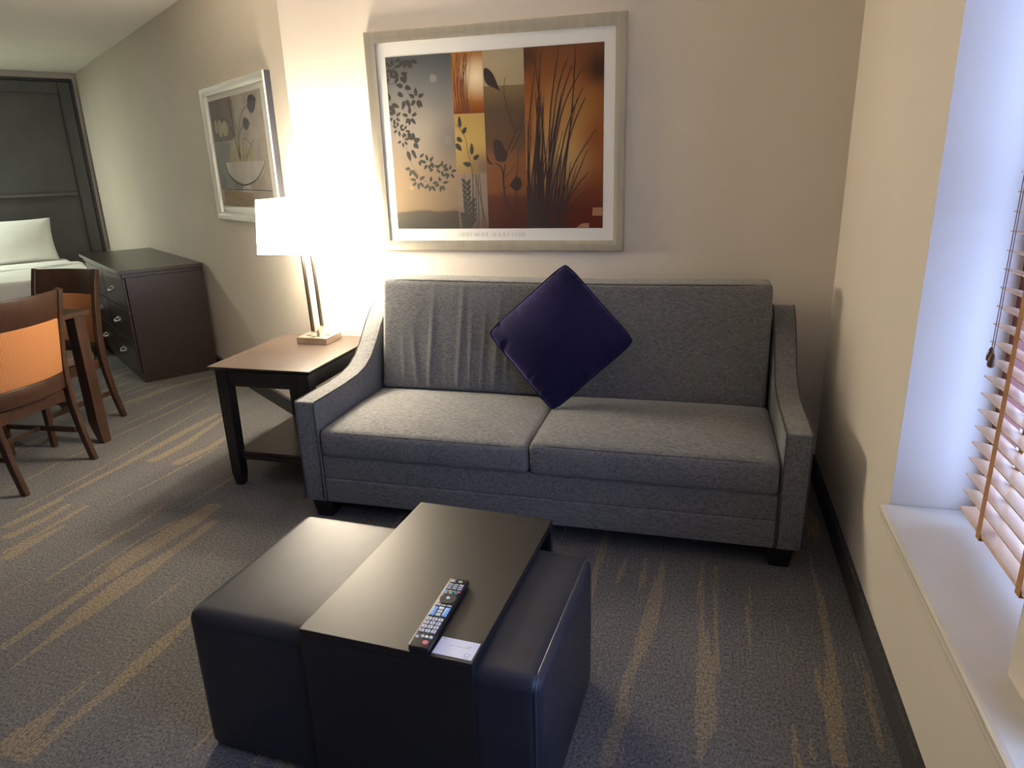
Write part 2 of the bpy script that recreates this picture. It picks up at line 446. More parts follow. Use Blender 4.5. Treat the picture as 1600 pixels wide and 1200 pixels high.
def carpet_mat():
    m, nt, bs = newmat('streaked_carpet')
    at = N(nt, 'ShaderNodeAttribute'); at.attribute_name = 'streak'
    o = coords(nt)
    fine = noise(nt, coords(nt, (1, 0.75, 1)), 135, 3, 0.75)
    wob = noise(nt, coords(nt, (1, 0.4, 1)), 60, 3)
    big = noise(nt, coords(nt, (1.6, 0.5, 1)), 1.6, 3)
    # rag the edge of every streak by a few millimetres
    s1 = N(nt, 'ShaderNodeMath', operation='MULTIPLY_ADD'); nt.links.new(wob, s1.inputs[0]); s1.inputs[1].default_value = 0.010; s1.inputs[2].default_value = -0.0045
    s2 = N(nt, 'ShaderNodeMath', operation='ADD'); nt.links.new(at.outputs['Fac'], s2.inputs[0]); nt.links.new(s1.outputs[0], s2.inputs[1])
    s3 = N(nt, 'ShaderNodeMath', operation='MULTIPLY_ADD'); nt.links.new(fine, s3.inputs[0]); s3.inputs[1].default_value = 0.006; s3.inputs[2].default_value = -0.003
    sub = noise(nt, coords(nt, (1, 0.035, 1)), 95, 2, 0.6)
    s5 = N(nt, 'ShaderNodeMath', operation='MULTIPLY_ADD'); nt.links.new(ramp(nt, sub, 0.28, 0.72), s5.inputs[0]); s5.inputs[1].default_value = 0.024; s5.inputs[2].default_value = -0.015
    s6 = N(nt, 'ShaderNodeMath', operation='ADD'); nt.links.new(s2.outputs[0], s6.inputs[0]); nt.links.new(s5.outputs[0], s6.inputs[1])
    s4 = N(nt, 'ShaderNodeMath', operation='ADD'); nt.links.new(s6.outputs[0], s4.inputs[0]); nt.links.new(s3.outputs[0], s4.inputs[1])
    fac = ramp(nt, s4.outputs[0], -0.0005, 0.0015)
    base = mixcol(nt, ramp(nt, big, 0.35, 0.65), (0.112, 0.109, 0.112), (0.142, 0.137, 0.133))
    tan = mixcol(nt, ramp(nt, big, 0.3, 0.7), (0.185, 0.153, 0.115), (0.215, 0.180, 0.138))
    c = mixcol(nt, fac, base, tan)
    hsv = N(nt, 'ShaderNodeHueSaturation'); nt.links.new(c, hsv.inputs['Color'])
    nt.links.new(ramp(nt, fine, 0.0, 1.0), hsv.inputs['Value'])
    mr = N(nt, 'ShaderNodeMapRange'); mr.inputs['From Min'].default_value = 0.32; mr.inputs['From Max'].default_value = 0.68
    mr.inputs['To Min'].default_value = 0.40; mr.inputs['To Max'].default_value = 1.60
    nt.links.new(fine, mr.inputs['Value']); nt.links.new(mr.outputs[0], hsv.inputs['Value'])
    nt.links.new(hsv.outputs[0], bs.inputs['Base Color'])
    bs.inputs['Roughness'].default_value = 0.95; bs.inputs['Specular IOR Level'].default_value = 0.1
    bump(nt, bs, fine, 0.7, 0.004)
    return m
MT['carpet'] = carpet_mat()

# ------------------------------------------------------------------ the room
struct('floor', carpet(), MT['carpet'])
struct('ceiling', MB().box(-11, 1.0, -3, 8.6, ZC, ZC + 0.1), MT['ceiling'])
struct('wall_back', MB().box(E0.x, XW + 0.33, YW, YW + 0.15, 0, ZC), MT['wall'])
struct('wall_left', MB().box(0, S_END + 0.2, -0.15, 0, 0, ZC), MT['wall'], loc=E0, rot=(0, 0, TH))
struct('wall_far', MB().box(S_END, S_END + 0.15, -0.15, 5.6, 0, ZC), MT['wall'], loc=E0, rot=(0, 0, TH))
struct('wall_west', MB().box(-10.2, -10.05, -2.7, 3.0, 0, ZC), MT['wall'])
struct('wall_front', MB().box(-10.2, XW + 0.3, -2.75, -2.6, 0, ZC), MT['wall'])

Y_REV, Y_PIER1, Y_PIER0, Y_W2 = 2.085, 1.362, 1.13, 0.15
Z_SILL, Z_HEAD, X_GL, X_OUT = 0.50, 2.25, 0.80, 0.90
w = MB()
w.box(XW, X_OUT, -2.75, YW + 0.15, 0, Z_SILL - 0.06)
w.box(XW, X_OUT, Y_REV, YW, Z_SILL - 0.06, ZC)
w.box(XW, X_OUT, -2.75, Y_W2, Z_SILL - 0.06, ZC)
w.box(XW, X_OUT, Y_W2, Y_REV, Z_HEAD, ZC)
struct('wall_right', w, MT['wall'])
struct('wall_pier', MB().box(0.630, X_OUT, Y_PIER0, Y_PIER1, Z_SILL - 0.06, Z_HEAD), MT['wall'], bevel=0.006)

# sill with its stepped nosing
s = MB()
zs = Z_SILL
s.prism([(X_GL + 0.02, zs - 0.06), (X_GL + 0.02, zs), (0.556, zs), (0.549, zs - 0.002), (0.5445, zs - 0.007), (0.5445, zs - 0.013), (0.549, zs - 0.018), (0.556, zs - 0.0195), (0.556, zs - 0.026),
         (0.5505, zs - 0.029), (0.5485, zs - 0.034), (0.5505, zs - 0.040), (0.558, zs - 0.044), (0.561, zs - 0.052), (0.566, zs - 0.058), (0.567, zs - 0.066), (XW - 0.0005, zs - 0.070), (XW - 0.0005, zs - 0.06)], 'y', Y_W2, Y_REV - 0.004)
struct('trim_1', s, MT['trim'], label='painted window sill with a stepped moulded nosing')

def baseboard(name, a, b, h=0.10, t=0.016):
    a = Vector(a); b = Vector(b); d = b - a; L = d.length
    mb = MB().prism([(0, 0), (t, 0), (t, h - 0.006), (t - 0.006, h), (0, h)], 'x', 0, L)
    return struct(name, mb, MT['base'], loc=a, rot=(0, 0, math.atan2(d.y, d.x)))
baseboard('baseboard_right', (XW, -2.6, 0), (XW, YW, 0))
baseboard('baseboard_back', (XW, YW, 0), (E0.x, YW, 0))
e1 = E0 + Vector((math.cos(TH), math.sin(TH), 0)) * S_END
baseboard('baseboard_left', E0, e1)

# windows: red-brown frame and one pane each
def window(name, y0, y1):
    fw = 0.045
    mb = MB()
    mb.box(X_GL, X_GL + 0.05, y0, y0 + fw, Z_SILL, Z_HEAD); mb.box(X_GL, X_GL + 0.05, y1 - fw, y1, Z_SILL, Z_HEAD)
    mb.box(X_GL, X_GL + 0.05, y0 + fw, y1 - fw, Z_SILL, Z_SILL + fw); mb.box(X_GL, X_GL + 0.05, y0 + fw, y1 - fw, Z_HEAD - fw, Z_HEAD)
    zm = (Z_SILL + Z_HEAD) / 2
    mb.box(X_GL + 0.005, X_GL + 0.045, y0 + fw, y1 - fw, zm - 0.02, zm + 0.02)
    fr = struct(name, mb, MT['winframe'])
    for za, zb in ((Z_SILL + fw, zm - 0.02), (zm + 0.02, Z_HEAD - fw)):
        obj('window_pane', MB().box(X_GL + 0.022, X_GL + 0.026, y0 + fw, y1 - fw, za, zb), MT['pane'], fr)
    return fr
window('window_1', Y_PIER1, Y_REV)
window('window_2', Y_W2, Y_PIER0)
portal('daylight_portal', (X_OUT + 0.01, (Y_PIER1 + Y_REV) / 2, (Z_SILL + Z_HEAD) / 2), Z_HEAD - Z_SILL, Y_REV - Y_PIER1)
portal('daylight_portal', (X_OUT + 0.01, (Y_W2 + Y_PIER0) / 2, (Z_SILL + Z_HEAD) / 2), Z_HEAD - Z_SILL, Y_PIER0 - Y_W2)

# the outer brick jamb seen through the slats
jm = struct('wall_outside', MB().box(X_OUT + 0.02, X_OUT + 0.125, Y_REV + 0.004, Y_REV + 0.5, 0.2, 2.5), MT['mortar'])
bmsh = MB().box(-0.055, 0.055, -0.105, 0.105, -0.029, 0.029).mesh('brick', 0.004, 1)
bmsh.materials.append(MT['brick'])
for i in range(33):
    for k in range(2):
        yy = Y_REV + 0.1 + (0.055 if i % 2 else 0) + k * 0.222
        if yy - 0.105 < Y_REV - 0.008: yy = Y_REV + 0.1
        o = bpy.data.objects.new('brick', bmsh); COL.objects.link(o); o.parent = jm
        o.location = (X_OUT + 0.078, yy, 0.24 + i * 0.0685)

# ------------------------------------------------------------------ wooden blind
Y_B0, Y_B1, X_B = 1.405, 1.975, 0.742
SL_P, SL_Z0, SL_N = 0.0461, 0.615, 33
bl = thing('window_blind', 'wooden slat blind with tan ladder tapes hanging in the window', 'blind', (X_B, (Y_B0 + Y_B1) / 2, Z_SILL))
Lh = (Y_B1 - Y_B0) / 2
smb = MB()
xs = [-0.0255 + 0.051 * i / 6 for i in range(7)]
top = [(x, 0.0026 - 3.2 * x * x) for x in xs]; bot = [(x, -0.0006 - 3.2 * x * x) for x in reversed(xs)]
smb.prism(top + bot, 'y', -Lh, Lh)
smesh = smb.mesh('slat', 0, smooth=0.6); smesh.materials.append(MT['slat'])
for i in range(SL_N):
    o = bpy.data.objects.new('slat', smesh); COL.objects.link(o); o.parent = bl
    o.location = (0, 0, SL_Z0 - Z_SILL + i * SL_P)
    o.rotation_euler = (0, R(11 + random.uniform(-1.2, 1.2)), 0)
obj('bottom_rail', MB().box(-0.0255, 0.0255, -Lh, Lh, 0.057, 0.068), MT['slat'], bl, bevel=0.003)
hz = SL_Z0 - Z_SILL + SL_N * SL_P
obj('head_rail', MB().box(-0.03, 0.03, -Lh, Lh, hz, Z_HEAD - Z_SILL - 0.001), MT['rail'], bl, bevel=0.003)
for yt in (1.822, 1.572):
    y = yt - (Y_B0 + Y_B1) / 2
    obj('ladder_tape', MB().box(-0.0285, -0.0272, y - 0.012, y + 0.012, 0.05, hz).box(0.0272, 0.0285, y - 0.012, y + 0.012, 0.05, hz).box(-0.0285, 0.0285, y - 0.012, y + 0.012, 0.0496, 0.0512), MT['tape'], bl)
for k, yy in enumerate((1.903, 1.890)):
    y = yy - (Y_B0 + Y_B1) / 2
    cd = obj('lift_cord', MB().tube([(-0.045, y, 0.535), (-0.045, y, hz)], 0.0011, 6), MT['cord'], bl)
    tz = 0.535 - k * 0.012
    obj('tassel', MB().tube([(-0.045, y, tz), (-0.045, y, tz - 0.006), (-0.045, y, tz - 0.022), (-0.045, y, tz - 0.032), (-0.045, y, tz - 0.036)], [0.003, 0.006, 0.0095, 0.009, 0.005], 12), MT['tassel'], cd, smooth=True)

# ------------------------------------------------------------------ sofa
SX0, SX1, SYF, SYB = -1.672, 0.411, 2.47, 3.37
ARM = 0.097
sofa = thing('sofa', 'grey tweed two-seat sofa with sloped arms against the wall', 'sofa', ((SX0 + SX1) / 2, 2.9, 0))
sx, sy = (SX0 + SX1) / 2, 2.9
def L3(p): return (p[0] - sx, p[1] - sy, p[2])
prof_top = [(SYF, 0.553), (2.60, 0.553), (2.75, 0.553), (2.88, 0.559), (2.96, 0.575), (3.03, 0.606), (3.10, 0.665), (3.17, 0.738), (3.23, 0.790), (3.30, 0.832), (3.35, 0.845), (SYB, 0.845)]
prof = prof_top + [(SYB, 0.085), (SYF, 0.085)]
for x0, x1 in ((SX0, SX0 + ARM), (SX1 - ARM, SX1)):
    mb = MB().prism([(p[0] - sy, p[1]) for p in prof], 'x', x0 - sx, x1 - sx)
    a = obj('arm', mb, MT['sofa'], sofa, bevel=0.009, seg=3, smooth=0.6)
    for xe in (x0 + 0.004, x1 - 0.004):
        pts = [(xe - sx, p[0] - sy, p[1] - 0.0015) for p in prof_top]
        pts = [(xe - sx, SYF - sy - 0.0015, 0.10), (xe - sx, SYF - sy - 0.0015, 0.545)] + pts
        pts[1:3] = [(xe - sx, SYF - sy - 0.0005, 0.546), (xe - sx, SYF - sy + 0.006, 0.5525)]
        obj('piping', MB().tube(pts, 0.0032, 6), MT['sofa_seam'], a, smooth=True)
xi0, xi1 = SX0 + ARM, SX1 - ARM
b = rbox(xi1 - xi0 - 0.002, 0.86, 0.112, 0.012, (8, 4, 2), 3)
obj('front_rail', shift(b, L3(((xi0 + xi1) / 2, SYF + 0.008 + 0.43, 0.252))), MT['sofa'], sofa, smooth=True)
b = rbox(xi1 - xi0 - 0.002, 0.86, 0.116, 0.010, (8, 4, 2), 3)
obj('lower_rail', shift(b, L3(((xi0 + xi1) / 2, SYF + 0.006 + 0.43, 0.141))), MT['sofa'], sofa, smooth=True)
obj('back_frame', MB().box(xi0 - sx, xi1 - sx, 3.26 - sy, SYB - sy, 0.085, 0.84), MT['sofa'], sofa, bevel=0.012, seg=3)
for x in (-1.60, 0.335):
    for y in (2.53, 3.30):
        obj('leg', MB().hexa([(x - sx - 0.036, y - sy - 0.036, 0), (x - sx + 0.036, y - sy - 0.036, 0), (x - sx + 0.036, y - sy + 0.036, 0), (x - sx - 0.036, y - sy + 0.036, 0),
                              (x - sx - 0.05, y - sy - 0.05, 0.086), (x - sx + 0.05, y - sy - 0.05, 0.086), (x - sx + 0.05, y - sy + 0.05, 0.086), (x - sx - 0.05, y - sy + 0.05, 0.086)]), MT['black_foot'], sofa, bevel=0.004)

def wrinkle(x, z, folds):
    d = 0
    for fx, tilt, w, a, z0, z1 in folds:
        c = fx + tilt * (z - z0)
        e = math.exp(-((x - c) / w) ** 2)
        k = max(0, min(1, (z1 - z) / (z1 - z0))) * max(0, min(1, (z - z0 + 0.05) / 0.04))
        d += a * e * k
    return d

# seat cushions
def seat(x0, x1, zt, seed):
    rnd = random.Random(seed)
    W, D, H = x1 - x0, 0.635, zt - 0.305
    fl = [(rnd.uniform(-0.12, 0.12), rnd.uniform(-0.6, 0.6), rnd.uniform(0.008, 0.014), rnd.uniform(0.002, 0.0045)) for _ in range(5)]
    def disp(p, n):
        u, v = p.x / (W / 2), p.y / (D / 2)
        cr = max(0, 1 - u ** 4) * max(0, 1 - abs(v) ** 3.0)
        q = p.copy()
        if n.z > 0.3: q.z += 0.026 * cr
        if n.y < -0.3:
            q.y -= 0.012 * max(0, 1 - u ** 4) * max(0, 1 - (p.z / (H / 2)) ** 2)
            for c, t, w, a in fl: q.y += a * math.exp(-((p.x - c - t * p.z) / w) ** 2) * max(0, 1 - abs(p.z / (H / 2)))
        if n.z > 0.3:
            for c, t, w, a in fl[:3]: q.z -= a * math.exp(-((p.x - c + t * (p.y + D / 2)) / w) ** 2) * math.exp(-(p.y + D / 2) / 0.05)
        if abs(n.x) > 0.5: q.x += (0.004 if n.x > 0 else -0.004) * (1 - v ** 2)
        return q
    b = rbox(W, D, H, 0.026, (64, 20, 8), 4, disp)
    c = obj('seat_cushion', shift(b, L3(((x0 + x1) / 2, SYF - 0.006 + D / 2, 0.305 + H / 2))), MT['sofa'], sofa, smooth=True)
    # welt along the top front edge and the sides
    pts = []
    for i in range(25):
        u = -1 + 2 * i / 24; x = u * (W / 2 - 0.006)
        pts.append(L3(((x0 + x1) / 2 + x, SYF - 0.006 + 0.0062 + 0.010 * abs(u) ** 10, zt - 0.0064 - 0.004 * abs(u) ** 10)))
    obj('welt', MB().tube(pts, 0.0026, 6), MT['sofa_seam'], c, smooth=True)
    return c
seat(-1.569, -0.641, 0.428, 3)
seat(-0.636, 0.309, 0.440, 8)

# one long back cushion, creased on its left half
BX0, BX1 = -1.548, 0.296
BW, BD, BH = BX1 - BX0, 0.17, 0.535
bxm = (BX0 + BX1) / 2
folds = [(-1.347, -0.10, 0.013, 0.010, 0.44, 0.80), (-1.288, 0.05, 0.012, 0.011, 0.44, 0.98), (-1.245, 0.02, 0.008, 0.006, 0.44, 0.62), (-1.205, 0.02, 0.008, 0.006, 0.44, 0.62),
         (-1.138, 0.05, 0.014, 0.013, 0.44, 1.02), (-1.080, 0.03, 0.010, 0.009, 0.44, 0.9), (-1.020, 0.06, 0.010, 0.009, 0.44, 0.9), (-0.955, 0.06, 0.012, 0.007, 0.44, 1.0), (-0.90, 0.06, 0.010, 0.006, 0.44, 0.9), (-1.42, -0.05, 0.012, 0.005, 0.44, 0.8)]
def bdisp(p, n):
    q = p.copy(); x = p.x + bxm; z = p.z + 0.70
    u = p.x / (BW / 2); v = p.z / (BH / 2)
    if n.y < -0.3:
        q.y -= 0.016 * max(0, 1 - u ** 6) * max(0, 1 - v ** 4)
        fade = max(0, min(1, (1 - abs(v)) * 6))
        q.y -= wrinkle(x, z, folds) * fade
        q.y += 0.003 * math.sin(x * 55) * math.exp(-((x + 1.12) / 0.3) ** 2) * max(0, min(1, (0.85 - z) / 0.4)) * fade
    if n.z > 0.5: q.z += 0.004 * math.sin(x * 3.1)
    return q
b = rbox(BW, BD, BH, 0.024, (230, 4, 26), 4, bdisp)
b.v = [(p[0], p[1] + (p[2] + BH / 2) * 0.19, p[2]) for p in b.v]
bk = obj('backrest', shift(b, L3((bxm, 3.063 + BD / 2, 0.70))), MT['sofa'], sofa, smooth=True)
pts = []
for i in range(41):
    u = -1 + 2 * i / 40
    pts.append(L3((bxm + u * (BW / 2 - 0.005), 3.063 + 0.006 + 0.19 * BH + 0.010 * abs(u) ** 16, 0.70 + BH / 2 - 0.005 + 0.004 * math.sin((bxm + u * BW / 2) * 3.1) - 0.006 * abs(u) ** 16)))
obj('welt', MB().tube(pts, 0.0028, 6), MT['sofa_seam'], bk, smooth=True)

# ------------------------------------------------------------------ throw pillow, standing on one corner
def pillow_mesh(S, T, n=44, seed=1, corner=0.05, pw=0.5, round_c=0.0, puff=0.005):
    rnd = random.Random(seed)
    puck = [(rnd.uniform(-0.8, 0.8), rnd.randrange(4), rnd.uniform(0.015, 0.035)) for _ in range(30)]
    mb = MB(); idx = {}
    def pt(i, j, side):
        u = -1 + 2 * i / n; v = -1 + 2 * j / n
        e = (1 - u * u) * (1 - v * v)
        t = T / 2 * max(0, e) ** pw * (1 - 0.12 * (1 - (1 - abs(u)) * (1 - abs(v))))
        # sides curve in between the corners
        k = 1 - corner * (1 - v * v) ; k2 = 1 - corner * (1 - u * u)
        x = u * S / 2 * (k * abs(u) ** 2 + 1 - abs(u) ** 2); y = v * S / 2 * (k2 * abs(v) ** 2 + 1 - abs(v) ** 2)
        rc = 1 - round_c * (abs(u) * abs(v)) ** 5; x *= rc; y *= rc
        for c, s, w in puck:
            a, b_ = ((u, v), (u, -v), (v, u), (v, -u))[s]
            d = 1 - b_
            t -= puff * math.exp(-((a - c) / w) ** 2) * math.exp(-(d / 0.16) ** 2) * (1 if d > 0.005 else 0)
        return (x, y, side * max(t, 0.0))
    for side in (1, -1):
        for i in range(n + 1):
            for j in range(n + 1):
                edge = i in (0, n) or j in (0, n)
                key = (i, j, 0 if edge else side)
                if key not in idx:
                    idx[key] = len(mb.v); mb.v.append(pt(i, j, side))
        for i in range(n):
            for j in range(n):
                q = [(a, b_, 0 if (a in (0, n) or b_ in (0, n)) else side) for a, b_ in ((i, j), (i + 1, j), (i + 1, j + 1), (i, j + 1))]
                f = [idx[k] for k in q]
                mb.f.append(tuple(f if side > 0 else reversed(f))); mb.m.append(0)
    loop = [mb.v[idx[(i, 0, 0)]] for i in range(n)] + [mb.v[idx[(n, j, 0)]] for j in range(n)] + [mb.v[idx[(n - i, n, 0)]] for i in range(n)] + [mb.v[idx[(0, n - j, 0)]] for j in range(n)]
    return mb, loop
tp = thing('throw_pillow', 'indigo velvet throw pillow standing on its corner on the sofa', 'pillow')
mb, loop = pillow_mesh(0.486, 0.15, seed=5, corner=0.030, pw=0.55, round_c=0.060, puff=0.012)
obj('cover', mb, MT['velvet'], tp, smooth=True)
obj('piping', MB().tube(loop, 0.0042, 6, closed=True), MT['velvet_pipe'], tp, smooth=True)
# stand the square on a corner: x' to the right, y' up the backrest, z' out to the room
lean = R(20)
ux = Vector((1, 0.02, 0)).normalized()
uy = Vector((0, math.sin(lean), math.cos(lean)))
uz = ux.cross(uy)
rot45 = Matrix.Rotation(R(43.5), 3, 'Z')
B3 = Matrix((ux, uy, uz)).transposed() @ rot45
tp.matrix_world = Matrix.Translation((-0.612, 2.980, 0.752)) @ B3.to_4x4()

# ------------------------------------------------------------------ ottoman bench and the wood table that straddles it
OT = R(-3.2)
ot = thing('ottoman', 'black leather bench ottoman under the dark wood slide table', 'ottoman', (-0.752, 1.482, 0), OT)
OW, OD, OH = 0.950, 0.545, 0.436
def odisp(p, n):
    q = p.copy()
    if n.z > 0.5: q.z += 0.006 * max(0, 1 - (p.x / (OW / 2)) ** 4) * max(0, 1 - (p.y / (OD / 2)) ** 4)
    if n.y < -0.5: q.y -= 0.004 * max(0, 1 - (p.x / (OW / 2)) ** 4) * max(0, 1 - (p.z / (OH / 2)) ** 4)
    if n.x > 0.5: q.x += 0.006 * max(0, 1 - (p.y / (OD / 2)) ** 4) * max(0, 1 - (p.z / (OH / 2)) ** 4)
    return q
b = rbox(OW, OD, OH, 0.034, (16, 10, 8), 6, odisp)
ob = obj('upholstery', shift(b, (0, 0, OH / 2)), MT['leather'], ot, smooth=True)
def rrect(hy, z0, z1, r, x):
    pts = []
    for cy_, cz_, a0 in ((hy - r, z1 - r, 0), (-hy + r, z1 - r, 90), (-hy + r, z0 + r, 180), (hy - r, z0 + r, 270)):
        for k in range(7):
            a = R(a0 + 15 * k); pts.append((x, cy_ + r * math.cos(a), cz_ + r * math.sin(a)))
    return pts
for sgn in (1,):
    xo = OW / 2 - 0.034 * (1 - math.cos(R(52)))
    ins = 0.034 * (1 - math.sin(R(52)))
    obj('piping', MB().tube(rrect(OD / 2 - ins, ins, OH - ins, 0.034, sgn * xo), 0.0042, 8, closed=True), MT['leather_seam'], ot, smooth=True)
    # pinched stitches where the piping turns the corners
    for cy_ in (OD / 2 - 0.034, -OD / 2 + 0.034):
        st = MB()
        for k in range(4):
            a = R(30 + 10 * k) if cy_ > 0 else R(150 - 10 * k)
            c = Vector((sgn * (xo - 0.007), cy_ + 0.0335 * math.cos(a), OH - 0.034 + 0.0335 * math.sin(a)))
            st.tube([c + Vector((sgn * -0.010, 0, 0)), c, c + Vector((sgn * 0.004, 0, 0))], [0.0006, 0.0018, 0.0006], 5)
        obj('corner_gather', st, MT['leather_seam'], ot, smooth=True)['kind'] = 'stuff'

ct = thing('slide_table', 'black wood waterfall table straddling the leather ottoman', 'table', (-0.643, 1.523, 0), OT)
CW, CD, CZ, CT_ = 0.440, 0.668, 0.466, 0.022
obj('top_board', MB().box(-CW / 2, CW / 2, -CD / 2, CD / 2, CZ - CT_, CZ), MT['black_laminate'], ct, bevel=0.0015)
for y in (-CD / 2, CD / 2 - CT_):
    obj('side_panel', MB().box(-CW / 2 + 0.0005, CW / 2 - 0.0005, y + 0.0005, y + CT_ - 0.0005, 0, CZ - CT_ - 0.0008), MT['black_laminate'], ct, bevel=0.0015)

# ------------------------------------------------------------------ remote control
rm = thing('remote_control', 'black television remote control lying on the slide table', 'remote', (-0.566, 1.318, CZ + 0.0005), R(-1.0))
RL, RW, RH = 0.272, 0.050, 0.019
b = MB().prism([(-RW / 2 + 0.004, 0), (RW / 2 - 0.004, 0), (RW / 2, 0.008), (RW / 2 - 0.002, RH), (-RW / 2 + 0.002, RH), (-RW / 2, 0.008)], 'y', -RL / 2, RL / 2)
obj('body', b, MT['plastic'], rm, bevel=0.0025, seg=3, smooth=0.8)
obj('side_trim', MB().box(-RW / 2 - 0.0004, -RW / 2 + 0.0036, -RL / 2 + 0.004, RL / 2 - 0.004, 0.012, RH + 0.0004), MT['silver_plastic'], rm, bevel=0.0012)
MT['btn_white'] = plain('button_grey_white', (0.62, 0.66, 0.66), 0.45)
MT['btn_blue'] = plain('button_blue', (0.22, 0.45, 0.78), 0.45)
MT['btn_red'] = plain('button_red', (0.72, 0.13, 0.15), 0.45)
MT['btn_yellow'] = plain('button_yellow', (0.62, 0.52, 0.22), 0.45)
MT['btn_green'] = plain('button_green', (0.12, 0.45, 0.36), 0.45)
MT['btn_dark'] = plain('button_dark', (0.035, 0.034, 0.033), 0.3)
def button(x, y, w, l, m, name='button', hgt=0.0022):
    return obj(name, MB().box(x - w / 2, x + w / 2, y - l / 2, y + l / 2, RH - 0.0005, RH + hgt), MT[m], rm, bevel=min(w, l) * 0.18, seg=2, smooth=0.8)
def rnd_button(x, y, r, m, hgt=0.0022, name='button'):
    return obj(name, MB().cyl((x, y), r, RH - 0.0005, RH + hgt, 18, r1=r * 0.85), MT[m], rm, smooth=0.8)
y0 = -RL / 2
rnd_button(0.010, y0 + 0.017, 0.0075, 'btn_red', name='power_button')
for k, x in enumerate((-0.016, -0.004, 0.006, 0.0165)): rnd_button(x, y0 + 0.036 - (0.004 if k == 0 else 0), 0.0045, 'btn_white')
for r in range(4):
    for c in range(3):
        bt = button((c - 1) * 0.0142, y0 + 0.056 + r * 0.0145, 0.0118, 0.0112, 'btn_white', 'number_key')
        obj('key_print', MB().box((c - 1) * 0.0142 - 0.0012, (c - 1) * 0.0142 + 0.0012, y0 + 0.0535 + r * 0.0145, y0 + 0.0585 + r * 0.0145, RH + 0.0021, RH + 0.0024), MT['btn_dark'], bt)
button(-0.0155, y0 + 0.130, 0.0125, 0.034, 'btn_blue', 'volume_key'); button(0.0155, y0 + 0.130, 0.0125, 0.034, 'btn_blue', 'channel_key')
for k in range(3): button(0, y0 + 0.118 + k * 0.0125, 0.0125, 0.0098, 'btn_white')
for k in range(3): button((k - 1) * 0.0145, y0 + 0.155, 0.0115, 0.0038, 'btn_white')
obj('navigation_ring', MB().cyl((0, y0 + 0.184), 0.0205, RH - 0.0005, RH + 0.0014, 28), MT['btn_dark'], rm)
o = obj('ok_button', MB().box(-0.0045, 0.0045, -0.0045, 0.0045, RH + 0.001, RH + 0.0036), MT['btn_white'], rm, bevel=0.001); o.location = (0, y0 + 0.184, 0); o.rotation_euler = (0, 0, R(45))
for k, m in enumerate(('btn_blue', 'btn_yellow', 'btn_green', 'btn_red')): button(-0.0165 + k * 0.011, y0 + 0.214, 0.0092, 0.0062, m, 'colour_key')
for k, m in enumerate(('btn_white', 'btn_white', 'btn_green')): button(-0.0155 + k * 0.0135, y0 + 0.2065, 0.0085, 0.0040, m)
for r in range(3):
    for c in range(3): button((c - 1) * 0.0142, y0 + 0.226 + r * 0.0085, 0.0110, 0.0038, 'btn_white')
button(-0.013, y0 + 0.258, 0.011, 0.013, 'silver_plastic'); button(0.006, y0 + 0.2575, 0.010, 0.008, 'silver_plastic')

# ------------------------------------------------------------------ card
cd = thing('card', 'small white printed card beside the remote control', 'card', (-0.492, 1.219, CZ + 0.0004), R(-3.6))
obj('sheet', MB().box(-0.0475, 0.0475, -0.029, 0.029, 0, 0.0006), MT['paper'], cd)
ink = MB()
for k, (x, y, wd) in enumerate(((-0.044, 0.024, 0.004), (-0.038, 0.024, 0.003), (-0.02, 0.006, 0.012), (-0.005, 0.006, 0.015), (0.012, 0.0062, 0.020), (0.020, 0.012, 0.014))):
    ink.box(x, x + wd, y - 0.0006, y + 0.0006, 0.0006, 0.00075)
obj('printed_text', ink, MT['ink'], cd)['kind'] = 'stuff'; ink = MB()
for k in range(14):
    a = 2 * math.pi * k / 14; ink.box(0.032 + 0.006 * math.cos(a) - 0.001, 0.032 + 0.006 * math.cos(a) + 0.001, -0.016 + 0.0055 * math.sin(a) - 0.001, -0.016 + 0.0055 * math.sin(a) + 0.001, 0.0006, 0.00075)
ink.box(0.026, 0.040, -0.0255, -0.0245, 0.0006, 0.00075)
obj('printed_emblem', ink, MT['ink'], cd)['kind'] = 'stuff'

# ------------------------------------------------------------------ end table
TX0, TX1, TY0, TY1, TZ = -2.252, -1.708, 2.668, 3.345, 0.625
et = thing('end_table', 'dark wood end table with red-brown top beside the sofa', 'table', ((TX0 + TX1) / 2, (TY0 + TY1) / 2, 0))
ex, ey = (TX1 - TX0) / 2, (TY1 - TY0) / 2
b = MB().hexa([(-ex + 0.018, -ey + 0.018, TZ - 0.024), (ex - 0.018, -ey + 0.018, TZ - 0.024), (ex - 0.018, ey - 0.018, TZ - 0.024), (-ex + 0.018, ey - 0.018, TZ - 0.024),
               (-ex, -ey, TZ - 0.008), (ex, -ey, TZ - 0.008), (ex, ey, TZ - 0.008), (-ex, ey, TZ - 0.008)])
obj('under_edge', b, MT['espresso_dark'], et)
obj('top_board', MB().box(-ex, ex, -ey, ey, TZ - 0.008, TZ), MT['tabletop'], et, bevel=0.0015)
lg = 0.058
for sxn in (-1, 1):
    for syn in (-1, 1):
        cx_, cy_ = sxn * (ex - 0.022 - lg / 2), syn * (ey - 0.022 - lg / 2)
        mb = MB()
        h1 = lg / 2; 
        ring = lambda z, h: [(cx_ - h, cy_ - h, z), (cx_ + h, cy_ - h, z), (cx_ + h, cy_ + h, z), (cx_ - h, cy_ + h, z)]
        v = ring(0, 0.019) + ring(0.055, 0.0265) + ring(0.06, h1 - 0.002) + ring(0.40, h1) + ring(TZ - 0.024, h1)
        f = [(3, 2, 1, 0), (16, 17, 18, 19)] + [(k * 4 + i, k * 4 + (i + 1) % 4, k * 4 + 4 + (i + 1) % 4, k * 4 + 4 + i) for k in range(4) for i in range(4)]
        mb.add(v, f)
        obj('leg', mb, MT['espresso_dark'], et, bevel=0.002)
ap = MB()
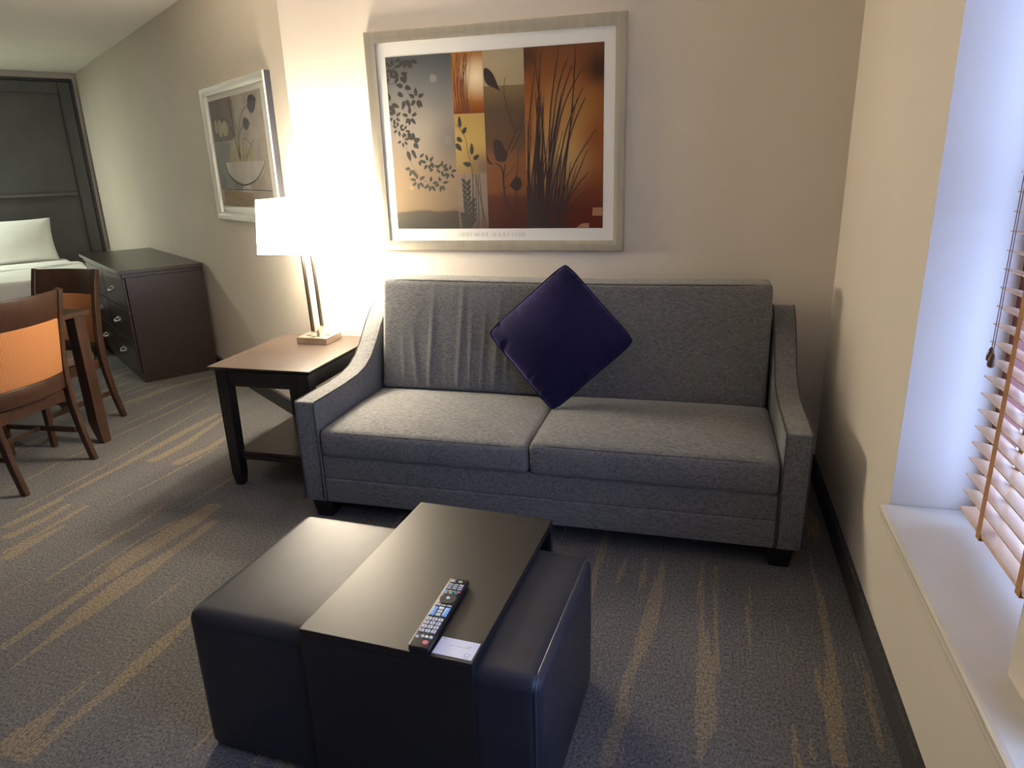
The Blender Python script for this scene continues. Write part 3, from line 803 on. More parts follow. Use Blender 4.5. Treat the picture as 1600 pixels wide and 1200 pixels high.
i0 = ex - 0.022 - lg
for s in (-1, 1):
    obj('apron', MB().box(-i0, i0, s * (ey - 0.045) - 0.011, s * (ey - 0.045) + 0.011, 0.522, TZ - 0.024), MT['espresso_dark'], et, bevel=0.0015)
    obj('apron', MB().box(s * (ex - 0.045) - 0.011, s * (ex - 0.045) + 0.011, -(ey - 0.022 - lg), ey - 0.022 - lg, 0.522, TZ - 0.024), MT['espresso_dark'], et, bevel=0.0015)
sh = obj('shelf', MB().box(-ex + 0.05, ex - 0.05, -ey + 0.05, ey - 0.05, 0.160, 0.178), MT['espresso'], et, bevel=0.002)
for s in (-1, 1):
    obj('shelf_rail', MB().box(-i0, i0, s * (ey - 0.052) - 0.010, s * (ey - 0.052) + 0.010, 0.138, 0.1595), MT['espresso_dark'], sh, bevel=0.0015)

# ------------------------------------------------------------------ table lamp
LX, LY = -1.966, 3.212
lp = thing('table_lamp', 'lit table lamp with white rectangular shade and metal bars', 'lamp', (LX, LY, TZ))
obj('base', MB().box(-0.087, 0.087, -0.080, 0.080, 0.0005, 0.036), MT['nickel'], lp, bevel=0.002)
for (x, y) in ((-0.055, 0.045), (-0.040, -0.030), (0.0, -0.055), (0.055, -0.005)):
    ol = obj('outlet', MB().box(x - 0.014, x + 0.014, y - 0.010, y + 0.010, 0.0355, 0.0372), MT['outlet'], lp, bevel=0.0006)
obj('neck', MB().box(-0.008, 0.008, -0.008, 0.008, 0.036, 0.064), MT['nickel'], lp, bevel=0.001)
z0, z1 = 0.064, 0.500
TLT = -0.030
def bar(y, x0, x1, m, name):
    v = []
    for z in (z0, z1):
        o = TLT * (z - z0)
        v += [(x0 + o, y - 0.0055, z), (x1 + o, y - 0.0055, z), (x1 + o, y + 0.0055, z), (x0 + o, y + 0.0055, z)]
    return obj(name, MB().hexa(v), MT[m], lp, bevel=0.0008)
for y in (-0.045, 0.045):
    bar(y, -0.012, -0.0045, 'bronze', 'bar_edge'); bar(y, -0.0045, 0.010, 'nickel', 'bar')
obj('lower_link', MB().box(-0.012, 0.010, -0.0505, 0.0505, z0 - 0.001, z0 + 0.010), MT['nickel'], lp, bevel=0.001)
obj('upper_link', MB().box(-0.025, -0.003, -0.0505, 0.0505, z1 - 0.010, z1 + 0.001), MT['nickel'], lp, bevel=0.001)
SZ0, SZ1 = 1.110 - TZ, 1.368 - TZ
SC = (-1.961 - LX, 3.166 - LY)
MT['shade'] = emit('lit_linen_shade', (1.0, 0.87, 0.68), SHADE_E)
hb, ht = (0.156, 0.186), (0.140, 0.166)
def shade_ring(h, z, r=0.012, n=4):
    pts = []
    for cxs, cys, a0 in ((1, 1, 0), (-1, 1, 90), (-1, -1, 180), (1, -1, 270)):
        for k in range(n + 1):
            a = R(a0 + 90 * k / n)
            pts.append((SC[0] + cxs * (h[0] - r) + r * math.cos(a), SC[1] + cys * (h[1] - r) + r * math.sin(a), z))
    return pts
mb = MB()
ra = shade_ring(hb, SZ0); rb = shade_ring(ht, SZ1); ri = shade_ring((ht[0] - 0.003, ht[1] - 0.003), SZ1); rj = shade_ring((hb[0] - 0.003, hb[1] - 0.003), SZ0)
n = len(ra)
mb.add(ra + rb + ri + rj, [(a * n + i, a * n + (i + 1) % n, ((a + 1) % 4) * n + (i + 1) % n, ((a + 1) % 4) * n + i) for a in range(4) for i in range(n)])
shd = obj('lamp_shade', mb, MT['shade'], lp, smooth=0.7)
MT['shade_trim'] = plain('shade_trim', (0.45, 0.38, 0.28), 0.8)
obj('hem', MB().tube(shade_ring((hb[0] + 0.0006, hb[1] + 0.0006), SZ0 + 0.001), 0.0016, 6, closed=True), MT['shade_trim'], shd)
MT['bulb'] = emit('warm_bulb', (1.0, 0.83, 0.58), 30.0)
for y in (-0.02, 0.095):
    obj('socket', MB().cyl((SC[0], SC[1] + y), 0.013, z1 - 0.002, z1 + 0.045, 16), MT['nickel'], lp, smooth=0.7)
    obj('bulb', MB().tube([(SC[0], SC[1] + y, z1 + 0.045 + q) for q in (0, 0.02, 0.05, 0.075, 0.088)], [0.012, 0.018, 0.029, 0.024, 0.006], 14), MT['bulb'], lp, smooth=True)
sp = obj('spider_ring', MB().tube([(SC[0] - ht[0] + 0.004, SC[1], SZ1 - 0.02), (SC[0] + ht[0] - 0.004, SC[1], SZ1 - 0.02)], 0.002, 6).tube([(SC[0], SC[1] - ht[1] + 0.004, SZ1 - 0.02), (SC[0], SC[1] + ht[1] - 0.004, SZ1 - 0.02)], 0.002, 6), MT['nickel'], lp)
pl = bpy.data.lights.new('lamp_bulb_light', 'POINT'); pl.energy = LAMP_W; pl.color = (1.0, 0.86, 0.67); pl.shadow_soft_size = 0.035
po = bpy.data.objects.new('lamp_bulb_light', pl); COL.objects.link(po); po.parent = lp; po.location = (SC[0], SC[1] + 0.095, z1 + 0.110)

# ------------------------------------------------------------------ large framed print over the sofa
def frame_ring(x0, x1, z0, z1, w, d, prof=None):
    """mitred frame lying in the x-z plane, back at y = 0, front towards -y"""
    prof = prof or [(0, 0), (0, -d * 0.85), (w * 0.08, -d), (w * 0.55, -d * 0.92), (w * 0.85, -d * 0.70), (w, -d * 0.62), (w, 0)]
    mb = MB(); n = len(prof); v = []
    for sx_, sz_ in ((-1, -1), (1, -1), (1, 1), (-1, 1)):
        for a, y in prof:
            v.append(((x0 + a) if sx_ < 0 else (x1 - a), y, (z0 + a) if sz_ < 0 else (z1 - a)))
    f = [(c * n + i, c * n + (i + 1) % n, ((c + 1) % 4) * n + (i + 1) % n, ((c + 1) % 4) * n + i) for c in range(4) for i in range(n)]
    return mb.add(v, f)

PX0, PX1, PZ0, PZ1 = -1.637, -0.377, 1.086, 2.118
pcx, pcz = (PX0 + PX1) / 2, (PZ0 + PZ1) / 2
pic = thing('framed_print', 'large champagne-framed print of leaves and grasses above the sofa', 'picture', (0, YW - 0.001, 0))
obj('frame', frame_ring(PX0, PX1, PZ0, PZ1, 0.050, 0.034), MT['frame'], pic, smooth=0.5)
obj('mat_board', MB().box(PX0 + 0.048, PX1 - 0.048, -0.008, -0.002, PZ0 + 0.040, PZ1 - 0.040), MT['mat'], pic)
AX0, AX1, AZ0, AZ1 = -1.541, -0.479, 1.194, 2.005

def gradmat(name, stops, axis=2, lo=AZ0, hi=AZ1, var=0.15, nscale=(4, 4, 4), blobs=()):
    """printed panel: colours from bottom to top plus soft round glows that belong to the print"""
    m, nt, bs = newmat(name)
    tc = N(nt, 'ShaderNodeTexCoord'); sp_ = N(nt, 'ShaderNodeSeparateXYZ'); nt.links.new(tc.outputs['Object'], sp_.inputs[0])
    nz = noise(nt, coords(nt, nscale), 1.0, 4)
    mr = ramp(nt, sp_.outputs[axis], lo, hi)
    ad = N(nt, 'ShaderNodeMath', operation='MULTIPLY_ADD'); nt.links.new(nz, ad.inputs[0]); ad.inputs[1].default_value = var; 
    sb = N(nt, 'ShaderNodeMath', operation='SUBTRACT'); nt.links.new(mr, sb.inputs[0]); sb.inputs[1].default_value = var / 2
    nt.links.new(sb.outputs[0], ad.inputs[2])
    cr = N(nt, 'ShaderNodeValToRGB'); nt.links.new(ad.outputs[0], cr.inputs[0])
    el = cr.color_ramp.elements
    while len(el) > 1: el.remove(el[-1])
    el[0].position = stops[0][0]; el[0].color = (*stops[0][1], 1)
    for p, c in stops[1:]:
        e = el.new(p); e.color = (*c, 1)
    col = cr.outputs[0]
    for (bx, bz, rad, soft, bc, amt) in blobs:
        cx = N(nt, 'ShaderNodeCombineXYZ'); nt.links.new(sp_.outputs[0], cx.inputs[0]); nt.links.new(sp_.outputs[2], cx.inputs[2])
        ds = N(nt, 'ShaderNodeVectorMath', operation='DISTANCE'); nt.links.new(cx.outputs[0], ds.inputs[0]); ds.inputs[1].default_value = (bx, 0, bz)
        k = N(nt, 'ShaderNodeMapRange'); k.interpolation_type = 'SMOOTHSTEP'
        k.inputs['From Min'].default_value = rad + soft; k.inputs['From Max'].default_value = max(0, rad - soft); k.inputs['To Max'].default_value = amt
        nt.links.new(ds.outputs['Value'], k.inputs['Value'])
        col = mixcol(nt, k.outputs[0], col, bc)
    nt.links.new(col, bs.inputs['Base Color'])
    bs.inputs['Roughness'].default_value = 0.7; bs.inputs['Specular IOR Level'].default_value = 0.08
    return m

G = {}
G['A'] = gradmat('print_mist', [(0, (0.055, 0.052, 0.042)), (0.10, (0.075, 0.065, 0.05)), (0.115, (0.20, 0.145, 0.09)), (0.35, (0.27, 0.20, 0.13)), (0.62, (0.26, 0.23, 0.19)), (0.82, (0.17, 0.17, 0.16)), (1, (0.075, 0.085, 0.085))], var=0.05,
                 blobs=((-1.30, 1.90, 0.018, 0.003, (0.30, 0.28, 0.24), 0.6), (-1.24, 1.62, 0.021, 0.003, (0.36, 0.30, 0.23), 0.6), (-1.38, 1.65, 0.10, 0.10, (0.38, 0.33, 0.27), 0.5), (-1.45, 1.40, 0.012, 0.003, (0.42, 0.27, 0.14), 0.5), (-1.21, 1.60, 0.05, 0.12, (0.13, 0.125, 0.12), 0.5)))
G['B1'] = gradmat('print_sun', [(0, (0.21, 0.05, 0.012)), (0.25, (0.36, 0.15, 0.03)), (1, (0.36, 0.16, 0.035))], lo=1.735, var=0.1, blobs=((-1.085, 1.895, 0.05, 0.07, (0.85, 0.70, 0.45), 0.95), (-1.19, 1.86, 0.02, 0.06, (0.38, 0.11, 0.03), 0.7)))
G['B2'] = gradmat('print_gold', [(0, (0.30, 0.20, 0.09)), (0.5, (0.46, 0.31, 0.10)), (1, (0.42, 0.28, 0.09))], lo=1.46, hi=1.735, var=0.25, blobs=((-1.06, 1.49, 0.03, 0.06, (0.16, 0.11, 0.08), 0.8),))
G['B3'] = gradmat('print_dusk', [(0, (0.13, 0.09, 0.07)), (0.5, (0.23, 0.175, 0.13)), (1, (0.25, 0.19, 0.14))], hi=1.46, var=0.2)
G['C'] = gradmat('print_olive', [(0, (0.075, 0.026, 0.020)), (0.18, (0.105, 0.038, 0.025)), (0.22, (0.19, 0.075, 0.032)), (0.42, (0.21, 0.09, 0.04)), (0.48, (0.125, 0.07, 0.04)), (0.68, (0.105, 0.07, 0.042)), (0.79, (0.20, 0.135, 0.065))], var=0.03)
G['C2'] = gradmat('print_sand', [(0, (0.36, 0.285, 0.165)), (1, (0.40, 0.325, 0.20))], lo=1.85, var=0.2)
G['D'] = gradmat('print_amber', [(0, (0.10, 0.022, 0.012)), (0.22, (0.20, 0.055, 0.018)), (0.5, (0.33, 0.125, 0.03)), (0.8, (0.26, 0.09, 0.025)), (1, (0.17, 0.065, 0.025))], var=0.2,
                 blobs=((-0.70, 1.53, 0.08, 0.16, (0.55, 0.36, 0.14), 0.85), (-0.66, 1.72, 0.05, 0.16, (0.45, 0.25, 0.075), 0.6), (-0.50, 1.90, 0.03, 0.09, (0.025, 0.015, 0.015), 0.85), (-0.845, 1.96, 0.02, 0.08, (0.075, 0.03, 0.022), 0.9), (-0.505, 1.60, 0.03, 0.10, (0.22, 0.045, 0.012), 0.6), (-0.55, 1.25, 0.05, 0.12, (0.12, 0.018, 0.012), 0.8), (-0.82, 1.6, 0.02, 0.07, (0.20, 0.06, 0.02), 0.6)))
MT['sil_green'] = plain('print_ink_green', (0.030, 0.028, 0.020), 0.6)
MT['sil_brown'] = plain('print_ink_brown', (0.030, 0.010, 0.007), 0.6)
MT['sil_red'] = plain('print_ink_red', (0.12, 0.025, 0.010), 0.6)
MT['sil_tan'] = plain('print_ink_tan', (0.42, 0.20, 0.09), 0.6)
xa, xb, xc_ = -1.204, -1.050, -0.851
def panel(k, x0, x1, z0, z1):
    return obj('print_panel', MB().box(x0, x1, -0.0092, -0.008, z0, z1), G[k], pic)
panel('A', AX0, xa, AZ0, AZ1); panel('B1', xa, xb, 1.735, AZ1); panel('B2', xa, xb, 1.460, 1.735); panel('B3', xa, xb, AZ0, 1.460)
panel('C', xb, xc_, AZ0, 1.850); panel('C2', xb, xc_, 1.850, AZ1); panel('D', xc_, AX1, AZ0, AZ1)

class Ink:
    """flat silhouettes of the print: leaves and tapering stems in the x-z plane"""
    def __init__(self, clip): self.mb = MB(); self.c = clip; self.k = 0
    def cl(self, x, z): 
        c = self.c; return (max(c[0], min(c[1], x)), max(c[2], min(c[3], z)))
    def poly(self, pts):
        self.k += 1; y = -0.0095 - 0.0000015 * self.k
        pts = [self.cl(*p) for p in pts]
        self.mb.add([(p[0], y, p[1]) for p in pts], [tuple(range(len(pts)))])
    def leaf(self, x, z, L, W, ang, fat=0.42):
        a = R(ang); c, s = math.cos(a), math.sin(a); n = 6; up = []; dn = []
        for i in range(n + 1):
            t = i / n; w = W * math.sin(math.pi * t ** (fat * 1.75)) ** 0.75 if 0 < t < 1 else 0
            up.append((t * L, w / 2)); dn.append((t * L, -w / 2))
        self.poly([(x + p * c - q * s, z + p * s + q * c) for p, q in up + dn[-2:0:-1]])
    def stem(self, pts, w0, w1, sub=5):
        P = []
        n = len(pts)
        for i in range(n - 1):
            p0, p1, p2, p3 = pts[max(i - 1, 0)], pts[i], pts[i + 1], pts[min(i + 2, n - 1)]
            for k in range(sub):
                t = k / sub
                P.append(tuple(0.5 * (2 * p1[d] + (p2[d] - p0[d]) * t + (2 * p0[d] - 5 * p1[d] + 4 * p2[d] - p3[d]) * t * t + (3 * p1[d] - p0[d] - 3 * p2[d] + p3[d]) * t ** 3) for d in (0, 1)))
        P.append(pts[-1])
        for i in range(len(P) - 1):
            a, b_ = P[i], P[i + 1]
            c = self.c
            if not (c[0] <= a[0] <= c[1] and c[0] <= b_[0] <= c[1] and c[2] <= a[1] <= c[3] and c[2] <= b_[1] <= c[3]): continue
            dx, dz = b_[0] - a[0], b_[1] - a[1]; L = math.hypot(dx, dz) or 1
            nx, nz = -dz / L, dx / L
            wa = (w0 + (w1 - w0) * i / (len(P) - 1)) / 2; wb = (w0 + (w1 - w0) * (i + 1) / (len(P) - 1)) / 2
            self.poly([(a[0] + nx * wa, a[1] + nz * wa), (a[0] - nx * wa, a[1] - nz * wa), (b_[0] - nx * wb, b_[1] - nz * wb), (b_[0] + nx * wb, b_[1] + nz * wb)])
    def done(self, name, m, parent=None): return obj(name, self.mb, MT[m], parent or pic)

# pixel-free layout: positions below are metres on the wall
rnd = random.Random(4)
ik = Ink((AX0 + 0.001, xa - 0.001, AZ0, AZ1 - 0.001))
def whorl(x, z, L, angs, W=None):
    for a in angs: ik.leaf(x + 0.010 * math.cos(R(a)), z + 0.010 * math.sin(R(a)), L * rnd.uniform(0.75, 1.0), (W or L * 0.50) * 0.85, a + rnd.uniform(-14, 14))
whorl(-1.505, 1.955, 0.040, (100, 150, 205, 300, 20, 250)); whorl(-1.452, 1.995, 0.040, (200, 240, 280, 320)); whorl(-1.413, 1.995, 0.040, (215, 250, 285, 320))
whorl(-1.475, 1.925, 0.042, (200, 245, 300, 10)); whorl(-1.52, 1.92, 0.04, (170, 220, 60))
ik.leaf(-1.452, 1.885, 0.048, 0.024, 75); ik.leaf(-1.458, 1.872, 0.036, 0.022, 165); ik.leaf(-1.448, 1.872, 0.036, 0.022, -25)
ik.stem([(-1.54, 1.885), (-1.49, 1.885), (-1.45, 1.862), (-1.418, 1.82), (-1.405, 1.775), (-1.385, 1.745)], 0.002, 0.001)
whorl(-1.392, 1.815, 0.044, (95, 30, -45, 150, 225, -70)); whorl(-1.40, 1.765, 0.02, (260,))
whorl(-1.532, 1.80, 0.05, (250, 290, 330, 100), 0.026); ik.leaf(-1.488, 1.845, 0.034, 0.022, -35); ik.leaf(-1.455, 1.808, 0.045, 0.02, 250); ik.leaf(-1.445, 1.812, 0.044, 0.021, -68)
whorl(-1.433, 1.735, 0.040, (95, 20, -55, -95, 165, 230)); whorl(-1.515, 1.735, 0.034, (80, 20, -30, 130, 200, 260)); whorl(-1.498, 1.68, 0.030, (100, 40, -20, 160, 220, 280))
whorl(-1.472, 1.668, 0.028, (60, 0, -60, 130)); whorl(-1.478, 1.625, 0.030, (20, -40, -100, 200, 80)); ik.stem([(-1.52, 1.74), (-1.50, 1.68), (-1.468, 1.62), (-1.455, 1.55), (-1.425, 1.49), (-1.39, 1.44), (-1.34, 1.415), (-1.28, 1.44), (-1.235, 1.47)], 0.0016, 0.001)
whorl(-1.43, 1.615, 0.045, (110, 20, -40, 70), 0.03)
ik.leaf(-1.458, 1.575, 0.052, 0.021, -75); ik.leaf(-1.436, 1.580, 0.044, 0.020, -60); whorl(-1.402, 1.535, 0.032, (40, -30, 150, -80)); whorl(-1.44, 1.495, 0.036, (200, 250, -70), 0.02); 
whorl(-1.352, 1.515, 0.034, (100, 40, -30, -80, 160, 230)); whorl(-1.318, 1.49, 0.03, (20, -40, 120, 200)); whorl(-1.285, 1.485, 0.032, (85, -20, -70, 160, 30)); whorl(-1.242, 1.47, 0.032, (80, 10, -60, 140, 220, -110))
whorl(-1.412, 1.43, 0.036, (100, 30, -40, -85, 160, 215)); whorl(-1.345, 1.415, 0.036, (90, 10, -60, -100, 210)); whorl(-1.29, 1.415, 0.034, (100, 20, -60, -95, 200))
ik.done('leaf_silhouette', 'sil_green')

ik = Ink((xa + 0.001, xb - 0.001, 1.736, AZ1 - 0.001))
for k in range(11):
    x = -1.196 + k * 0.0062
    ik.stem([(x + 0.01, 1.737), (x + rnd.uniform(-0.006, 0.004), 1.86), (x + rnd.uniform(-0.01, 0.03), 2.0)], 0.0038, 0.0022)
ik.stem([(-1.165, 1.80), (-1.15, 1.9), (-1.10, 2.0)], 0.003, 0.002); ik.stem([(-1.14, 1.74), (-1.125, 1.87), (-1.105, 1.97)], 0.002, 0.001); ik.stem([(-1.14, 1.76), (-1.105, 1.815)], 0.002, 0.001)
ik.done('reed_silhouette', 'sil_red')

ik = Ink((xa + 0.001, xb - 0.001, AZ0 + 0.001, 1.734))
ik.stem([(-1.20, 1.69), (-1.175, 1.665), (-1.15, 1.62), (-1.142, 1.56), (-1.128, 1.50), (-1.122, 1.40), (-1.13, 1.2)], 0.0022, 0.003)
ik.stem([(-1.118, 1.46), (-1.112, 1.53), (-1.085, 1.55)], 0.002, 0.001)
for (x, z, L, W, a) in ((-1.176, 1.672, 0.055, 0.018, 92), (-1.166, 1.645, 0.038, 0.020, 52), (-1.196, 1.628, 0.036, 0.022, -35), (-1.203, 1.600, 0.046, 0.024, -48), (-1.122, 1.545, 0.058, 0.020, 88), (-1.115, 1.525, 0.036, 0.022, 32), (-1.128, 1.498, 0.044, 0.024, 165)):
    ik.leaf(x, z, L, W, a)
ik.stem([(-1.165, 1.458), (-1.16, 1.36), (-1.155, 1.2)], 0.002, 0.003)
for z in range(9):
    zz = 1.43 - z * 0.026
    ik.leaf(-1.160, zz - 0.02, 0.036, 0.017, 125 - z * 2); ik.leaf(-1.158, zz - 0.03, 0.040, 0.018, 55)
for k in range(5):
    zz = 1.27 - k * 0.02; ik.leaf(-1.20 + 0.002 * k, zz, 0.036, 0.020, -20 + 10 * k)
    ik.leaf(-1.142, 1.31 - k * 0.024, 0.046, 0.018, 48)
for (x0, x1) in ((-1.105, -1.112), (-1.095, -1.100), (-1.11, -1.06), (-1.12, -1.135), (-1.088, -1.075)):
    ik.stem([(x0, 1.456), ((x0 + x1) / 2, 1.33), (x1, 1.197)], 0.0028, 0.0036)
ik.done('twig_silhouette', 'sil_green')

ik = Ink((xb + 0.001, xc_ - 0.001, AZ0 + 0.001, AZ1 - 0.001))
ik.poly([(-1.047, 1.915), (-1.043, 1.927), (-1.034, 1.930), (-1.022, 1.925), (-1.008, 1.912), (-0.996, 1.893), (-0.985, 1.868), (-0.976, 1.842), (-0.966, 1.824), (-0.984, 1.836), (-1.006, 1.845), (-1.025, 1.853), (-1.039, 1.868), (-1.045, 1.89)])
ik.stem([(-0.942, 1.885), (-0.950, 1.82), (-0.935, 1.75), (-0.918, 1.69), (-0.900, 1.652), (-0.91, 1.62), (-0.935, 1.57), (-0.95, 1.53)], 0.0022, 0.005)
ik.stem([(-0.853, 1.76), (-0.866, 1.69), (-0.879, 1.66), (-0.900, 1.652)], 0.002, 0.004); ik.stem([(-0.853, 1.672), (-0.885, 1.62), (-0.925, 1.55)], 0.0022, 0.004)
ik.poly([(-1.012, 1.600), (-1.000, 1.612), (-0.985, 1.612), (-0.968, 1.600), (-0.958, 1.575), (-0.945, 1.555), (-0.940, 1.535), (-0.950, 1.512), (-0.975, 1.508), (-0.998, 1.515), (-1.008, 1.545)])
ik.poly([(-1.046, 1.56), (-1.040, 1.53), (-1.025, 1.508), (-1.012, 1.500), (-1.030, 1.498), (-1.046, 1.515)])
ik.stem([(-0.905, 1.195), (-0.935, 1.28), (-0.960, 1.34), (-0.965, 1.42), (-0.972, 1.48), (-1.005, 1.505)], 0.010, 0.005); ik.stem([(-0.966, 1.42), (-0.955, 1.50)], 0.005, 0.005); ik.stem([(-0.955, 1.44), (-0.925, 1.47), (-0.905, 1.495)], 0.004, 0.002)
ik.stem([(-0.918, 1.27), (-0.905, 1.36), (-0.898, 1.46), (-0.882, 1.58)], 0.005, 0.002); ik.stem([(-0.962, 1.385), (-0.925, 1.405)], 0.004, 0.004)
ik.poly([(-0.935, 1.400), (-0.918, 1.425), (-0.902, 1.442), (-0.892, 1.436), (-0.880, 1.434), (-0.876, 1.418), (-0.870, 1.402), (-0.878, 1.388), (-0.886, 1.376), (-0.900, 1.370), (-0.915, 1.378)])
ik.stem([(-1.042, 1.2), (-1.044, 1.29), (-1.05, 1.32)], 0.006, 0.003)
ik.done('bird_and_bud_silhouette', 'sil_brown')

ik = Ink((xc_ + 0.001, AX1 - 0.001, AZ0 + 0.001, AZ1 - 0.001))
for k in range(46):
    x = rnd.gauss(-0.765, 0.050); x = max(-0.845, min(-0.66, x))
    lean_ = (x + 0.80) * 1.2 + rnd.uniform(-0.10, 0.22); H = rnd.uniform(0.25, 0.62) * (0.8 if lean_ > 0.25 else 1)
    ik.stem([(x, AZ0 + 0.001), (x + lean_ * 0.18 * H, AZ0 + H * 0.45), (x + lean_ * H * 0.75, AZ0 + H)], rnd.uniform(0.007, 0.012), 0.0022)
for pts in (((-0.842, 1.2), (-0.838, 1.6), (-0.80, 1.9)), ((-0.79, 1.2), (-0.785, 1.75), (-0.765, 2.0)), ((-0.74, 1.3), (-0.765, 1.65), (-0.80, 1.96)), ((-0.74, 1.3), (-0.73, 1.7), (-0.685, 2.0)), ((-0.70, 1.2), (-0.635, 1.65), (-0.608, 2.0)), ((-0.75, 1.3), (-0.69, 1.72), (-0.625, 1.92)), ((-0.76, 1.3), (-0.70, 1.78), (-0.64, 1.96)),
            ((-0.76, 1.25), (-0.68, 1.70), (-0.58, 1.90)), ((-0.73, 1.25), (-0.66, 1.62), (-0.575, 1.82)), ((-0.71, 1.25), (-0.64, 1.60), (-0.565, 1.78)), ((-0.70, 1.25), (-0.62, 1.48), (-0.515, 1.64)), ((-0.69, 1.25), (-0.62, 1.40), (-0.555, 1.55)), ((-0.69, 1.25), (-0.61, 1.38), (-0.55, 1.45)), ((-0.69, 1.2), (-0.63, 1.29), (-0.575, 1.36)), ((-0.68, 1.2), (-0.65, 1.55), (-0.62, 1.75)), ((-0.72, 1.3), (-0.69, 1.38), (-0.64, 1.38)), ((-0.66, 1.27), (-0.60, 1.28), (-0.56, 1.22))):
    ik.stem(list(pts), 0.0085, 0.0030, 8)
ik.done('grass_silhouette', 'sil_brown')
ik = Ink((xc_, AX1 - 0.001, AZ0 + 0.001, AZ1))
ik.poly([(-0.530, 1.252), (-0.481, 1.252), (-0.481, 1.29), (-0.527, 1.29)]); ik.poly([(-0.607, 1.196), (-0.545, 1.196), (-0.545, 1.218), (-0.580, 1.216)])
ik.done('print_patch', 'sil_tan')
ik = Ink((xc_, AX1 - 0.001, AZ0 + 0.001, AZ1))
for k in range(7): ik.poly([(-0.625, 1.378 - k * 0.0125), (-0.50, 1.378 - k * 0.0125), (-0.50, 1.3755 - k * 0.0125), (-0.625, 1.3755 - k * 0.0125)])
ik.done('printed_lines', 'sil_red')
# the faint caption under the print: too blurred in the photo to read, so only its word shapes
ik = Ink((-2, 2, 0, 3)); x = -1.205; MT['caption'] = plain('caption_grey', (0.50, 0.49, 0.45), 0.8)
for wlen in (6, 6, 0, 2, 5, 6):
    for _ in range(wlen):
        hgt = 0.017; k = rnd.randrange(4)
        ik.poly([(x, 1.156), (x + 0.0022, 1.156), (x + 0.0022, 1.156 + hgt), (x, 1.156 + hgt)])
        if k != 1: ik.poly([(x, 1.156 + hgt - 0.002), (x + 0.007, 1.156 + hgt - 0.002), (x + 0.007, 1.156 + hgt), (x, 1.156 + hgt)])
        if k != 2: ik.poly([(x, 1.156), (x + 0.007, 1.156), (x + 0.007, 1.158), (x, 1.158)])
        if k in (0, 3): ik.poly([(x + 0.006, 1.156), (x + 0.008, 1.156), (x + 0.008, 1.156 + hgt), (x + 0.006, 1.156 + hgt)])
        x += 0.0118
    x += 0.010
ik.done('caption', 'caption')
obj('glass_sheet', MB().box(PX0 + 0.048, PX1 - 0.048, -0.0135, -0.012, PZ0 + 0.048, PZ1 - 0.048), MT['glass'], pic)

# ------------------------------------------------------------------ smaller framed still life on the long wall (x runs along the wall away from the corner)
QS0, QS1, QZ0, QZ1 = 0.20, 1.315, 1.202, 2.006
p2 = thing('framed_still_life', 'silver-white framed still life of a fruit bowl above the dresser', 'picture', E0, TH)
def flip(mb):        # built towards -y; the long wall looks towards +y
    mb.v = [(p[0], -p[1], p[2]) for p in mb.v]; return mb
fr = obj('frame', flip(frame_ring(QS0, QS1, QZ0, QZ1, 0.044, 0.042)), MT['frame_white'], p2, smooth=0.5)
for q in (QS0 - 0.0015, QS1): obj('frame_side', MB().box(q, q + 0.0015, 0.001, 0.034, QZ0 + 0.001, QZ1 - 0.001), MT['frame_dark'], fr)
obj('mat_board', MB().box(QS0 + 0.03, QS1 - 0.03, 0.002, 0.010, QZ0 + 0.03, QZ1 - 0.03), MT['mat'], p2)
WX0, WX1, WZ0, WZ1 = 0.345, 1.258, 1.288, 1.930
def art2(name, c1, c2, sc=(8, 8, 8)):
    m, nt, bs = newmat(name); n_ = noise(nt, coords(nt, sc), 1.0, 4)
    nt.links.new(mixcol(nt, ramp(nt, n_, 0.3, 0.7), c1, c2), bs.inputs['Base Color']); bs.inputs['Roughness'].default_value = 0.6
    return m
MT['a_ground'] = art2('still_life_ground', (0.34, 0.29, 0.24), (0.47, 0.41, 0.35))
MT['a_dark'] = art2('still_life_umber', (0.13, 0.095, 0.075), (0.22, 0.16, 0.125))
MT['a_grey'] = art2('still_life_grey', (0.20, 0.20, 0.20), (0.30, 0.29, 0.27))
MT['a_ochre'] = art2('still_life_ochre', (0.36, 0.24, 0.13), (0.46, 0.33, 0.20), (3, 3, 30))
MT['a_pear'] = art2('still_life_fruit', (0.36, 0.31, 0.17), (0.50, 0.44, 0.27))
MT['a_bowl'] = art2('still_life_bowl', (0.46, 0.42, 0.38), (0.60, 0.56, 0.51))
MT['a_line'] = plain('still_life_line', (0.085, 0.065, 0.055), 0.7)
MT['a_slate'] = plain('still_life_slate', (0.065, 0.060, 0.085), 0.7)
def pk(name, m, fn):
    i = Ink((WX0, WX1, WZ0, WZ1)); fn(i); i.mb = flip(i.mb)
    i.mb.v = [(p[0], p[1] + off[0], p[2]) for p in i.mb.v]; off[0] += 0.0004
    return obj(name, i.mb, MT[m], p2)
off = [0.0008]
def U(u): return WX1 - u * (WX1 - WX0)      # u = 0 at the photo's left edge of the print
def V(v): return WZ0 + v * (WZ1 - WZ0)
pk('print_panel', 'a_ground', lambda i: i.poly([(U(0), V(0)), (U(1), V(0)), (U(1), V(1)), (U(0), V(1))]))
pk('print_panel', 'a_dark', lambda i: i.poly([(U(0), V(0.62)), (U(0.46), V(0.62)), (U(0.46), V(1)), (U(0), V(1))]))
pk('print_panel', 'a_grey', lambda i: i.poly([(U(0), V(0.16)), (U(0.62), V(0.16)), (U(0.30), V(0.62)), (U(0), V(0.62))]))
pk('print_panel', 'a_ochre', lambda i: i.poly([(U(0.06), V(0)), (U(0.66), V(0)), (U(0.66), V(0.15)), (U(0.06), V(0.15))]))
